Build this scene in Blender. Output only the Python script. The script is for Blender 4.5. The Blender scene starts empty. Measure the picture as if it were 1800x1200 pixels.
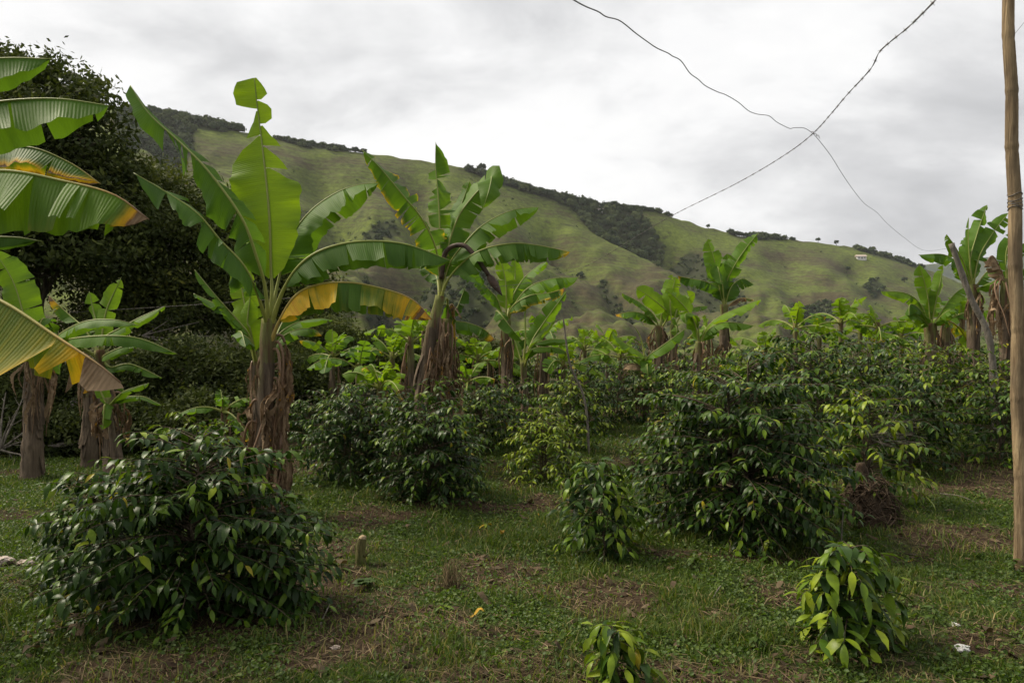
import bpy, math, random
import numpy as np
from math import radians, pi, sin, cos
SC = bpy.context.scene
COL = SC.collection
F = 1300.0; CX = 900.0; HY = 640.0; EYE = 1.6     # focal length in photo pixels, horizon row, eye height

# ------------------------------------------------------------------ noise
def _h(ix, iy, seed):
    n = (ix.astype(np.int64)*374761393 + iy.astype(np.int64)*668265263 + seed*974711) & 0xffffffff
    n = ((n ^ (n >> 13))*1274126177) & 0xffffffff
    return ((n ^ (n >> 16)) & 0xffff)/65535.0
def vnoise(x, y, seed=0):
    x = np.asarray(x, float); y = np.asarray(y, float)
    ix = np.floor(x); iy = np.floor(y); fx = x-ix; fy = y-iy
    fx = fx*fx*(3-2*fx); fy = fy*fy*(3-2*fy)
    a = _h(ix, iy, seed); b = _h(ix+1, iy, seed); c = _h(ix, iy+1, seed); d = _h(ix+1, iy+1, seed)
    return (a*(1-fx)+b*fx)*(1-fy)+(c*(1-fx)+d*fx)*fy
def fbm(x, y, seed=0, o=4):
    t = 0; a = .5; s = 0
    for k in range(o):
        t = t+a*vnoise(np.asarray(x)*2**k, np.asarray(y)*2**k, seed+k*7); s += a; a *= .5
    return t/s
def sst(x, a, b):
    t = np.clip((np.asarray(x, float)-a)/(b-a), 0, 1); return t*t*(3-2*t)

# ------------------------------------------------------------------ terrain of the plantation
def gz(x, y):
    x = np.asarray(x, float); y = np.asarray(y, float)
    u = np.clip(x/np.maximum(y, 2.0), -.8, .8)
    f = np.interp(u, [-.8, -.55, -.1, .2, .6, .8], [.012, .015, .055, .075, .085, .085])
    z = f*(np.clip(y, 6.0, 17)-6.0)
    z = z + (fbm(x*.55+9, y*.55, 3)-.5)*.22*sst(y, 1, 6) + (fbm(x*2.3, y*2.3, 5, 3)-.5)*.06
    far = np.clip(y-21, 0, 110)
    z = z - far*.13*sst(y, 21, 40)
    return z
def gp(px, d):
    x = (px-CX)/F*d
    return np.array([x, d, float(gz(x, d))])
def P(px, py, d):
    return np.array([(px-CX)/F*d, d, EYE-(py-HY)/F*d])
def gpix(px, py):
    # where the line of sight of a photo pixel meets the ground
    d = 2.0
    while d < 40:
        x = (px-CX)/F*d
        if EYE-(py-HY)/F*d <= float(gz(x, d)): break
        d += .02
    return gp(px, d)

# ------------------------------------------------------------------ objects
def mk(name, V, Fc, mat, parent=None, attrs=None, uv=None, smooth=True, loc=None):
    """V (n,3) world coordinates, Fc list of index arrays (each m x k)."""
    V = np.asarray(V, float)
    me = bpy.data.meshes.new(name)
    base = np.zeros(3)
    if parent is not None:
        o_ = parent
        base = np.array(o_['_w']) if '_w' in o_ else np.array(o_.location)
    elif loc is not None: base = np.array(loc, float)
    Vl = V-base
    if not isinstance(Fc, list): Fc = [Fc]
    Fc = [np.asarray(f, np.int32) for f in Fc if len(f)]
    me.vertices.add(len(Vl)); me.vertices.foreach_set('co', Vl.astype(np.float32).ravel())
    tot = np.concatenate([np.full(len(f), f.shape[1], np.int32) for f in Fc])
    idx = np.concatenate([f.ravel() for f in Fc]).astype(np.int32)
    st = np.concatenate([[0], np.cumsum(tot)[:-1]]).astype(np.int32)
    me.loops.add(len(idx)); me.loops.foreach_set('vertex_index', idx)
    me.polygons.add(len(tot)); me.polygons.foreach_set('loop_start', st); me.polygons.foreach_set('loop_total', tot)
    me.polygons.foreach_set('use_smooth', np.full(len(tot), smooth))
    if uv is not None:
        l = me.uv_layers.new(name='UVMap'); l.data.foreach_set('uv', np.asarray(uv, np.float32)[idx].ravel())
    for k, a in (attrs or {}).items():
        t = me.attributes.new(k, 'FLOAT', 'POINT'); t.data.foreach_set('value', np.asarray(a, np.float32))
    me.update(calc_edges=True); me.validate()
    me.materials.append(mat)
    ob = bpy.data.objects.new(name, me); COL.objects.link(ob)
    if parent is not None:
        ob.parent = parent
    elif loc is not None: ob.location = loc
    ob['_w'] = [float(c) for c in base]
    return ob
def tag(o, label=None, cat=None, group=None, kind=None):
    if label: o['label'] = label
    if cat: o['category'] = cat
    if group: o['group'] = group
    if kind: o['kind'] = kind
    return o
def thing(name, loc, label, cat, group=None):
    o = bpy.data.objects.new(name, None); COL.objects.link(o)
    o.location = [float(c) for c in loc]; o.empty_display_size = .2
    return tag(o, label, cat, group)
def copy_tree(o, loc, rz=0, sc=1.0):
    c = o.copy(); COL.objects.link(c); c.location = [float(k) for k in loc]
    c.rotation_euler = (0, 0, rz); c.scale = (sc, sc, sc)
    for ch in o.children:
        d = ch.copy(); COL.objects.link(d); d.parent = c
        for g in ch.children:
            e = g.copy(); COL.objects.link(e); e.parent = d
    return c

# ------------------------------------------------------------------ shapes
def curve(pts, n):
    p = np.asarray(pts, float)
    if len(p) == 2:
        t = np.linspace(0, 1, n)[:, None]; return p[0]*(1-t)+p[1]*t
    q = np.vstack([2*p[0]-p[1], p, 2*p[-1]-p[-2]])
    out = []
    for i in range(len(p)-1):
        a, b, c, d = q[i:i+4]
        for t in np.linspace(0, 1, 14, endpoint=False):
            out.append(.5*((2*b)+(-a+c)*t+(2*a-5*b+4*c-d)*t*t+(-a+3*b-3*c+d)*t**3))
    out.append(p[-1]); out = np.array(out)
    s = np.concatenate([[0], np.cumsum(np.linalg.norm(np.diff(out, axis=0), axis=1))])
    ss = np.linspace(0, s[-1], n)
    return np.stack([np.interp(ss, s, out[:, k]) for k in range(3)], 1)
def nrm(a): return a/np.maximum(np.linalg.norm(a, axis=-1, keepdims=True), 1e-9)
def tube(pts, rad, n=8, cap=True, wob=0, seed=0, tw=0):
    p = np.asarray(pts, float); m = len(p)
    r = np.full(m, rad, float) if np.isscalar(rad) else np.asarray(rad, float)
    T = nrm(np.gradient(p, axis=0))
    ref = np.where(np.abs(T[:, 2:3]) > .9, np.array([[0, 1., 0]]), np.array([[0, 0, 1.]]))
    ref = np.repeat(ref[m//2:m//2+1], m, 0)
    A = nrm(np.cross(T, ref)); B = np.cross(T, A)
    th = np.linspace(0, 2*pi, n, endpoint=False)
    rr = r[:, None]*np.ones((1, n))
    if wob:
        rg = np.random.default_rng(seed); rr = rr*(1+wob*(rg.random((m, n))-.5)+wob*(rg.random((1, n))-.5))
    V = p[:, None]+A[:, None]*(np.cos(th)[None, :]*rr)[..., None]+B[:, None]*(np.sin(th)[None, :]*rr)[..., None]
    i = np.arange(m-1)[:, None]*n; j = np.arange(n)[None, :]; k = (j+1) % n
    Q = np.stack([i+j, i+k, i+n+k, i+n+j], -1).reshape(-1, 4)
    Fc = [Q]
    if cap: Fc.append(np.array([list(range(n))[::-1]])); Fc.append(np.array([[(m-1)*n+a for a in range(n)]]))
    return V.reshape(-1, 3), Fc
class Bag:
    def __init__(s): s.V = []; s.F = {}; s.n = 0; s.A = {}; s.U = []
    def add(s, V, Fc, uv=None, **at):
        for f in (Fc if isinstance(Fc, list) else [Fc]):
            f = np.asarray(f)
            if len(f): s.F.setdefault(f.shape[1], []).append(f+s.n)
        s.V.append(np.asarray(V)); s.n += len(V)
        for k, a in at.items(): s.A.setdefault(k, []).append(np.full(len(V), a, float) if np.isscalar(a) else np.asarray(a))
        if uv is not None: s.U.append(uv)
        return s
    def build(s, name, mat, parent=None, smooth=True, loc=None):
        if not s.V: return None
        return mk(name, np.vstack(s.V), [np.vstack(f) for f in s.F.values()], mat, parent,
                  {k: np.concatenate(a) for k, a in s.A.items()}, np.vstack(s.U) if s.U else None, smooth, loc)

# ------------------------------------------------------------------ materials
def newmat(name):
    m = bpy.data.materials.new(name); m.use_nodes = True
    nt = m.node_tree; nt.nodes.clear()
    return m, nt
def nd(nt, t, **kw):
    n = nt.nodes.new(t)
    for k, v in kw.items(): setattr(n, k, v)
    return n
def lk(nt, a, b): nt.links.new(a, b)
def ramp(nt, src, stops, interp='LINEAR'):
    r = nd(nt, 'ShaderNodeValToRGB'); r.color_ramp.interpolation = interp
    e = r.color_ramp.elements
    while len(e) < len(stops): e.new(.5)
    for i, (p, c) in enumerate(stops): e[i].position = p; e[i].color = (*c, 1)
    lk(nt, src, r.inputs[0]); return r.outputs[0]
def mixc(nt, fac, a, b, mode='MIX'):
    m = nd(nt, 'ShaderNodeMix', data_type='RGBA', blend_type=mode)
    for s, v in ((0, fac), (6, a), (7, b)):
        if hasattr(v, 'links'): lk(nt, v, m.inputs[s])
        elif s == 0: m.inputs[0].default_value = v
        else: m.inputs[s].default_value = (*v, 1)
    return m.outputs[2]
def math_(nt, op, a, b=None, c=None):
    m = nd(nt, 'ShaderNodeMath', operation=op)
    for i, v in enumerate((a, b, c)):
        if v is None: continue
        if hasattr(v, 'links'): lk(nt, v, m.inputs[i])
        else: m.inputs[i].default_value = v
    return m.outputs[0]
def noise(nt, vec, scale, detail=4, rough=.55, dist=0):
    n = nd(nt, 'ShaderNodeTexNoise'); n.inputs['Scale'].default_value = scale; n.inputs['Detail'].default_value = detail
    n.inputs['Roughness'].default_value = rough; n.inputs['Distortion'].default_value = dist
    if vec is not None: lk(nt, vec, n.inputs['Vector'])
    return n.outputs['Fac']
def mapping(nt, vec, scale=(1, 1, 1), loc=(0, 0, 0), rot=(0, 0, 0)):
    m = nd(nt, 'ShaderNodeMapping'); m.inputs['Scale'].default_value = scale; m.inputs['Location'].default_value = loc
    m.inputs['Rotation'].default_value = rot
    lk(nt, vec, m.inputs['Vector']); return m.outputs[0]
def attr(nt, name):
    return nd(nt, 'ShaderNodeAttribute', attribute_name=name).outputs['Fac']
def out(nt, col, rough=.8, spec=.3, bump=None, bstr=.3, bdist=.02, trans=0, tcol=None, coat=0):
    b = nd(nt, 'ShaderNodeBsdfPrincipled')
    if hasattr(col, 'links'): lk(nt, col, b.inputs['Base Color'])
    else: b.inputs['Base Color'].default_value = (*col, 1)
    if hasattr(rough, 'links'): lk(nt, rough, b.inputs['Roughness'])
    else: b.inputs['Roughness'].default_value = rough
    b.inputs['Specular IOR Level'].default_value = spec
    o = nd(nt, 'ShaderNodeOutputMaterial')
    if bump is not None:
        u = nd(nt, 'ShaderNodeBump'); u.inputs['Strength'].default_value = bstr; u.inputs['Distance'].default_value = bdist
        lk(nt, bump, u.inputs['Height']); lk(nt, u.outputs[0], b.inputs['Normal'])
    if trans:
        t = nd(nt, 'ShaderNodeBsdfTranslucent')
        if tcol is not None: lk(nt, tcol, t.inputs[0])
        else: lk(nt, col, t.inputs[0])
        mx = nd(nt, 'ShaderNodeMixShader')
        if hasattr(trans, 'links'): lk(nt, trans, mx.inputs[0])
        else: mx.inputs[0].default_value = trans
        lk(nt, b.outputs[0], mx.inputs[1]); lk(nt, t.outputs[0], mx.inputs[2]); lk(nt, mx.outputs[0], o.inputs[0])
    else: lk(nt, b.outputs[0], o.inputs[0])
    return b
MAT = {}
def objc(nt): return nd(nt, 'ShaderNodeTexCoord').outputs['Object']
def mat_banana_leaf():
    m, nt = newmat('banana_leaf')
    age = attr(nt, 'age'); tint = attr(nt, 'tint')
    uv = nd(nt, 'ShaderNodeUVMap').outputs[0]
    st = noise(nt, mapping(nt, uv, (1.2, 22, 1)), 1.0, 4, .6)
    blot = noise(nt, objc(nt), 6, 5, .6)
    a2 = math_(nt, 'ADD', age, math_(nt, 'MULTIPLY', math_(nt, 'SUBTRACT', st, .5), math_(nt, 'MULTIPLY', math_(nt, 'ADD', age, .05), 1.0)))
    a2 = math_(nt, 'ADD', a2, math_(nt, 'MULTIPLY', math_(nt, 'SUBTRACT', blot, .5), math_(nt, 'MULTIPLY', age, .9)))
    g = ramp(nt, tint, [(0, (.032, .085, .014)), (.5, (.085, .172, .012)), (1, (.155, .255, .010))])
    g = mixc(nt, ramp(nt, st, [(.35, (0, 0, 0)), (.7, (1, 1, 1))]), mixc(nt, .22, g, (.012, .04, .01)), g)
    dry = ramp(nt, a2, [(.12, (.05, .11, .015)), (.26, (.19, .20, .015)), (.42, (.55, .35, .015)), (.58, (.44, .23, .02)), (.68, (.11, .066, .034)), (.85, (.17, .115, .066)), (1, (.25, .175, .105))])
    col = mixc(nt, ramp(nt, a2, [(.08, (0, 0, 0)), (.2, (1, 1, 1))]), g, dry)
    sp_ = noise(nt, mapping(nt, uv, (3.5, 38, 1)), 1.0, 5, .7)
    col = mixc(nt, ramp(nt, sp_, [(.66, (0, 0, 0)), (.74, (.55,)*3)]), col, (.11, .085, .03))
    tcol = mixc(nt, ramp(nt, a2, [(.2, (0, 0, 0)), (.6, (1, 1, 1))]), mixc(nt, 1.0, col, (1.9, 1.75, .9), 'MULTIPLY'), col)
    v = nd(nt, 'ShaderNodeSeparateXYZ'); lk(nt, uv, v.inputs[0])
    w = math_(nt, 'SINE', math_(nt, 'MULTIPLY', v.outputs[1], 300))
    hgt = math_(nt, 'ADD', math_(nt, 'MULTIPLY', w, .12), math_(nt, 'MULTIPLY', st, 1.0))
    tr = ramp(nt, a2, [(.4, (.42, .42, .42)), (.75, (.12, .12, .12))])
    out(nt, col, ramp(nt, a2, [(.3, (.54,)*3), (.7, (.9,)*3)]), .20, hgt, .5, .012, tr, tcol)
    return m
def mat_leafy(name, stops, rough=.36, spec=.5, trans=.22, nscale=14):
    m, nt = newmat(name)
    t = attr(nt, 'tint')
    c = ramp(nt, t, stops)
    n = noise(nt, objc(nt), nscale, 3)
    c2 = mixc(nt, ramp(nt, n, [(.35, (.45,)*3), (.65, (0, 0, 0))]), c, (.015, .03, .01))
    tc = mixc(nt, 1.0, c2, (1.6, 1.7, .8), 'MULTIPLY')
    out(nt, c2, rough, spec, n, .25, .01, trans, tc)
    return m
def mat_bark(name, dark, light, zs=.25, sc=18, moss=None, rough=.9):
    m, nt = newmat(name)
    oc = objc(nt)
    n = noise(nt, mapping(nt, oc, (1, 1, zs)), sc, 6, .65, .4)
    n2 = noise(nt, mapping(nt, oc, (1, 1, .5)), 3.1, 4)
    c = ramp(nt, n, [(.36, dark), (.64, light)])
    c = mixc(nt, ramp(nt, n2, [(.4, (0, 0, 0)), (.62, (.75,)*3)]), c, moss or tuple(x*.45 for x in light))
    out(nt, c, rough, .15, n, 1.0, .03)
    return m
def setup_mats():
    MAT['bleaf'] = mat_banana_leaf()
    MAT['coffee'] = mat_leafy('coffee_leaf', [(0, (.008, .019, .005)), (.30, (.018, .042, .006)), (.52, (.040, .084, .007)), (.72, (.105, .170, .009)), (.92, (.24, .29, .012)), (1, (.36, .24, .02))], .38, .17, .17)
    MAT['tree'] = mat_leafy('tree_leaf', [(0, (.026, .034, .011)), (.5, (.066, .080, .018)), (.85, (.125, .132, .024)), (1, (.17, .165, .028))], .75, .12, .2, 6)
    MAT['weed'] = mat_leafy('weed_leaf', [(0, (.032, .064, .009)), (.5, (.070, .118, .013)), (1, (.15, .19, .025))], .55, .3, .3)
    MAT['grass'] = mat_leafy('grass_blade', [(0, (.032, .060, .008)), (.5, (.074, .120, .013)), (.8, (.14, .16, .028)), (1, (.30, .235, .11))], .6, .25, .3)
    MAT['straw'] = mat_leafy('straw', [(0, (.055, .034, .02)), (.5, (.14, .095, .05)), (1, (.27, .20, .12))], .85, .15, .1)
    MAT['litter'] = mat_leafy('dry_leaf', [(0, (.035, .02, .012)), (.5, (.09, .056, .034)), (.8, (.17, .12, .075)), (.9, (.45, .26, .03)), (1, (.5, .3, .02))], .8, .2, .12)
    MAT['hillwood'] = mat_leafy('hill_wood_leaf', [(0, (.018, .030, .017)), (.5, (.036, .054, .024)), (1, (.080, .100, .038))], .9, .1, .1, .05)
    MAT['stem'] = mat_bark('pseudostem', (.030, .021, .014), (.20, .15, .105), .08, 20)
    # the stem shades from dry brown below to green-brown above by its own height attribute
    nt = MAT['stem'].node_tree
    b = [n for n in nt.nodes if n.type == 'BSDF_PRINCIPLED'][0]
    old = b.inputs['Base Color'].links[0].from_socket
    up = attr(nt, 'up')
    st = noise(nt, mapping(nt, objc(nt), (14, 14, 1.2)), 1.3, 4)
    gcol = ramp(nt, st, [(.35, (.10, .045, .03)), (.55, (.13, .14, .045)), (.75, (.19, .19, .06))])
    lk(nt, mixc(nt, ramp(nt, up, [(.62, (0, 0, 0)), (.95, (1, 1, 1))]), old, gcol), b.inputs['Base Color'])
    m, nt = newmat('midrib'); age = attr(nt, 'age')
    n = noise(nt, objc(nt), 9, 4)
    c = ramp(nt, math_(nt, 'ADD', age, math_(nt, 'MULTIPLY', n, .15)), [(0, (.14, .19, .035)), (.3, (.24, .24, .05)), (.55, (.38, .25, .07)), (.8, (.17, .10, .055))])
    out(nt, c, .5, .35, n, .2); MAT['midrib'] = m
    MAT['twig'] = mat_bark('coffee_twig', (.045, .033, .022), (.16, .125, .085), .3, 30)
    MAT['bark'] = mat_bark('tree_bark', (.035, .028, .02), (.13, .105, .08), .25, 8)
    MAT['grey'] = mat_bark('grey_branch', (.07, .06, .048), (.25, .22, .18), .3, 20)
    MAT['bamboo'] = mat_bark('bamboo_pole', (.15, .10, .055), (.37, .275, .16), .10, 26, (.10, .075, .05))
    MAT['fibre'] = mat_bark('dry_fibre', (.022, .014, .009), (.12, .085, .055), .35, 26)
    MAT['stump'] = mat_bark('mossy_stump', (.07, .06, .025), (.20, .17, .07), .3, 22, (.06, .085, .02))
    MAT['cut'] = mat_bark('cut_wood', (.32, .23, .13), (.5, .40, .26), 1, 30, (.3, .22, .13))
    m, nt = newmat('wire'); n = noise(nt, objc(nt), 60, 3)
    b = out(nt, ramp(nt, n, [(.35, (.07, .055, .045)), (.65, (.17, .16, .15))]), .55, .5); b.inputs['Metallic'].default_value = .5; MAT['wire'] = m
    m, nt = newmat('white_plastic'); n = noise(nt, objc(nt), 30, 4)
    out(nt, ramp(nt, n, [(.3, (.3, .28, .26)), (.6, (.62, .61, .58))]), .5, .4, n, .3); MAT['white'] = m
    m, nt = newmat('pale_stone'); n = noise(nt, objc(nt), 25, 5)
    out(nt, ramp(nt, n, [(.3, (.25, .19, .16)), (.65, (.5, .42, .37))]), .85, .2, n, .6, .01); MAT['stone'] = m
    m, nt = newmat('flower_stalk'); n = noise(nt, objc(nt), 14, 4)
    out(nt, ramp(nt, n, [(.3, (.03, .018, .014)), (.7, (.09, .055, .035))]), .6, .3, n, .3); MAT['stalk'] = m
# ------------------------------------------------------------------ banana leaves and plants
def blade(M, W, fold=(25, 25), roll=0, ref='u', tears=6, seed=0, sweep=.18, segs=None, curl=18, jit=12, yel=0, edge=0, tip=0, tiplen=.2, crum=0, yj=1, gap=.25, nu=5, tint=.5, rough_w=.0):
    rg = np.random.default_rng(seed)
    n = len(M)
    d = np.linalg.norm(np.diff(M, axis=0), axis=1); L = d.sum()
    va = np.concatenate([[0], np.cumsum(d)])/L
    T = nrm(np.gradient(M, axis=0))
    if isinstance(ref, str): R = np.array([0, 0, 1.]) if ref == 'u' else np.array([0, -1., 0])
    else: R = np.array(ref, float)
    S = np.cross(T, R); S = nrm(S + np.array([1e-4, 0, 0])); N = np.cross(S, T)
    rr = np.radians(np.interp(va, np.linspace(0, 1, len(roll)), roll) if hasattr(roll, '__len__') else np.full(n, roll))[:, None]
    S, N = S*np.cos(rr)+N*np.sin(rr), N*np.cos(rr)-S*np.sin(rr)
    def at(A, v): return np.stack([np.interp(v, va, A[:, k]) for k in range(3)], 1)
    def prof(v):
        return W*np.clip(v/.13, 0.02, 1)**.55*np.clip(1-np.clip((v-.5)/.5, 0, 1)**2.6, .0, 1)**.75+.004
    bag = Bag(); s = np.linspace(0, 1, nu+1)
    for hi, h in enumerate((-1, 1)):
        if segs and segs[hi]:
            ss = [(np.array([q[0] for q in g]), np.array([q[1] for q in g]), np.array([q[2] for q in g])) for g in segs[hi]]
            man = True
        else:
            t = np.sort(rg.random(tears)*.9+.06) if tears else np.array([])
            c = np.concatenate([[0], t, [1]]); ss = [(np.array([a, b]), None, None) for a, b in zip(c[:-1], c[1:]) if b-a > .012]
            man = False
        for (q, ww, sw) in ss:
            a, b = q[0], q[-1]; k = max(3, int((b-a)*L/.055)+2); k = min(k, 26)
            v = np.linspace(a, b, k); vr = np.linspace(0, 1, k)
            if man: w = np.interp(v, q, ww); sx = np.interp(v, q, sw)
            else:
                w = prof(v)*(1-.12*rg.random()*(len(ss) > 1)); sx = sweep*w
                sx = sx-(vr-.5)*gap*(b-a)*L*rg.random()*(len(ss) > 1)
            if rough_w: w = w*(1-rough_w*rg.random(k))
            a0 = fold[hi]+rg.normal()*jit*1.5*(len(ss) > 1); tw = rg.normal()*jit*.8
            cu = curl*(1+.6*rg.normal()*.5)
            ang = a0+tw*(vr-.5)[:, None]*2*s[None, :]+cu*s[None, :]+(9*np.sin(v*L*17+rg.random()*6)+5*np.sin(v*L*43+rg.random()*6))[:, None]*s[None, :]
            if crum: ang = ang+crum*60*(rg.random((k, nu+1))-.5)
            ang = np.radians(ang)
            Sv = at(S, v)[:, None]; Nv = at(N, v)[:, None]; Tv = at(T, v)[:, None]
            D = h*Sv*np.cos(ang)[..., None]-Nv*np.sin(ang)[..., None]
            step = (w/nu)[:, None, None]*D; step[:, 0] = 0
            Pp = at(M, v)[:, None]+np.cumsum(step, 1)+Tv*(sx[:, None]*s[None, :]**1.2)[..., None]
            if crum: Pp = Pp+(rg.random(Pp.shape)-.5)*crum*W*.5
            i = np.arange(k-1)[:, None]*(nu+1); j = np.arange(nu)[None, :]
            Q = np.stack([i+j, i+j+1, i+j+nu+2, i+j+nu+1], -1).reshape(-1, 4)
            if h < 0: Q = Q[:, ::-1]
            ag = yel*((.25+1.5*rg.random()**1.5) if yj else (.92+.16*rg.random()))+edge*s[None, :]**3*(.6+.8*rg.random((k, 1)))+tip*np.clip((v-(1-tiplen))/tiplen, 0, 1)[:, None]**1.2+0*s[None, :]
            uv = np.stack([np.broadcast_to(.5+h*s[None, :]*.5, ag.shape), np.broadcast_to((v*L)[:, None], ag.shape)], -1).reshape(-1, 2)
            bag.add(Pp.reshape(-1, 3), Q, uv, age=np.clip(ag, 0, 1).ravel(), tint=np.full(ag.size, np.clip(tint+rg.normal()*.05, 0, 1)))
    return bag
def add_leaf(root, path, W, pf=.15, name='leaf', pr=.022, n=44, **kw):
    kw.setdefault('rough_w', .09); kw.setdefault('edge', .07)
    """path: world points from the crown to the tip; the first pf of it is the petiole."""
    C = curve(path, n)
    k = int(pf*n)
    kw.setdefault('tint', .5)
    bl = blade(C[k:], W, **kw)
    ob = bl.build(name, MAT['bleaf'], root)
    r = np.interp(np.linspace(0, 1, n), [0, max(pf, .03), .75, 1], [pr*1.25, pr*.66, pr*.36, pr*.16])
    V, Fc = tube(C, r, 6)
    ag = np.clip(kw.get('yel', 0)+kw.get('tip', 0)*np.clip(np.linspace(-3, 1, n), 0, 1)*.8+.15*np.linspace(1, 0, n), 0, 1)
    mk('midrib', V, Fc, MAT['midrib'], ob, {'age': np.repeat(ag, 6)})
    return ob
def px_path(pts, d):
    return [P(a[0], a[1], d+(a[2] if len(a) > 2 else 0)) for a in pts]
def add_stem(root, pts, r0, r1, seed=0, name='pseudostem', n=34):
    C = curve(pts, n); rg = np.random.default_rng(seed)
    t = np.linspace(0, 1, n)
    r = r0+(r1-r0)*t**.8+r0*.35*np.exp(-t*14)+r0*.05*np.sin(t*23+seed)+ (rg.random(n)-.5)*r0*.06
    V, Fc = tube(C, r, 14, True, .10, seed)
    bag = Bag().add(V, Fc, up=np.repeat(t, 14))
    T = nrm(np.gradient(C, axis=0))
    for k in range(9):      # dry sheath strips lifting off the stem
        i0 = int(rg.integers(2, n-8)); m = int(rg.integers(4, 8)); az = rg.random()*2*pi
        A = nrm(np.cross(T[i0], [cos(az), sin(az), .1])); Bv = np.cross(T[i0], A)
        c = C[i0:i0+m]; lift = np.linspace(.3, 0, m)[:, None]*r0*(.4+rg.random())
        ctr = c+Bv*(r[i0:i0+m, None]*1.02+.004+lift)
        wd = r0*(.35+.3*rg.random())*np.linspace(.5, 1, m)[:, None]
        bag.add(np.vstack([ctr-A*wd-Bv*wd*.35, ctr, ctr+A*wd-Bv*wd*.35]),
                np.array([[g*m+q, g*m+q+1, (g+1)*m+q+1, (g+1)*m+q] for g in range(2) for q in range(m-1)]), up=np.full(3*m, t[i0]*.5))
    return bag.build(name, MAT['stem'], root)
def dead_leaf(root, top, az, length, W=.16, out_=.25, seed=0, age=.93):
    """one dry leaf hanging against the stem, shredded into long limp strips"""
    rg = np.random.default_rng(seed); W = W*.78; out_ *= .62
    o = np.array([cos(az), sin(az), 0]); top = np.array(top); sv = np.array([-sin(az), cos(az), 0]); s = sv*rg.normal()*.10
    pts = [top, top+o*out_*.7+np.array([0, 0, .05]), top+o*out_+np.array([0, 0, -length*.2])+s*.4, top+o*out_*.8+np.array([0, 0, -length*.6])+s, top+o*out_*.65+np.array([0, 0, -length])+s*1.4]
    C = curve(pts, 30); g = Bag(); ag = age*(.82+.18*rg.random())
    for k in range(4):
        i0 = int(rg.integers(3, 14)); off = sv*rg.normal()*W*.35+o*rg.normal()*.02
        dl = length*(.35+.6*rg.random()); p0 = C[i0]; e = p0+off*1.8+np.array([0, 0, -dl]); e[2] = max(e[2], root.location[2]+.02)
        q = curve([p0, p0+off*.8+o*.03+np.array([0, 0, -dl*.25]), (p0+e)/2+off+rg.normal(size=3)*.03, e], 16)
        b = blade(q, W*(.20+.22*rg.random()), fold=(35+rg.normal()*25, 35+rg.normal()*25), roll=[rg.normal()*40, rg.normal()*70], ref=-o, tears=2, seed=seed*7+k, curl=40, jit=25, yel=age*(.78+.24*rg.random()), yj=0, crum=.22, gap=.5, nu=3, tint=.3, rough_w=.4, sweep=.1)
        for nf, L in b.F.items(): g.F.setdefault(nf, []).extend([f+g.n for f in L])
        g.V += b.V; g.n += b.n; g.U += b.U
        for a, L in b.A.items(): g.A.setdefault(a, []).extend(L)
    ob = g.build('dead_leaf', MAT['bleaf'], root)
    V, Fc = tube(C, np.linspace(.017, .004, 30), 5); mk('midrib', V, Fc, MAT['midrib'], ob, {'age': np.full(len(V), .9)})
    return ob
def free_leaf(root, crown, az, el, L, W, droop, seed, **kw):
    o = np.array([cos(az), sin(az), 0]); t = np.linspace(0, 1, 7)
    e = radians(el)
    h = L*cos(e)*t*(1+.15*t); z = L*(sin(e)*t-droop*t**2.2)
    pts = [np.array(crown)+o*a+np.array([0, 0, b]) for a, b in zip(h, z)]
    kw.setdefault('fold', (18, 18))
    return add_leaf(root, pts, W, kw.pop('pf', .2), 'leaf', seed=seed, **kw)
def banana(base, crown, leaves, label, r=(.13, .07), dead=(), free=(), seed=0, group='banana plants on the coffee plot', mid=None, tint=.5, lowres=False):
    """base (px, depth); crown (px, py, depth); leaves in photo pixels with depth offsets."""
    g = gp(*base); root = thing('banana_plant', g, label, 'banana plant', group)
    c = P(*crown)
    pts = [g-np.array([0, 0, .1])]
    if mid is not None: pts.append(P(*mid))
    pts.append(c); add_stem(root, pts, r[0], r[1], seed)
    rg = np.random.default_rng(seed+100)
    for i, lf in enumerate(leaves):
        kw = dict(lf); p = kw.pop('p'); W = kw.pop('W')
        kw.setdefault('tint', float(np.clip(tint+rg.normal()*.1, 0, 1))); kw.setdefault('seed', seed*50+i)
        path = px_path(p, crown[2]); path[0] = path[0]*.0+c-np.array([0, 0, .12])+(path[0]-c)
        add_leaf(root, path, W, kw.pop('pf', .14), **kw)
    for i, fl in enumerate(free):
        kw = dict(fl); az, el, L, W, dr = kw.pop('g')
        kw.setdefault('tint', float(np.clip(tint+rg.normal()*.12, 0, 1)))
        free_leaf(root, c-np.array([0, 0, .1]), radians(az), el, L, W, dr, seed*70+i, n=26 if lowres else 40, nu=3 if lowres else 5, **kw)
    for i, dl in enumerate(dead):
        frac, az, ln = dl[:3]; W = dl[3] if len(dl) > 3 else .16; o = dl[4] if len(dl) > 4 else .2
        top = g+(c-g)*frac
        if mid is not None:
            C = curve(pts, 30); top = C[int(frac*29)]
        dead_leaf(root, top, radians(az), ln, W, o, seed*90+i)
    return root
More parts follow.
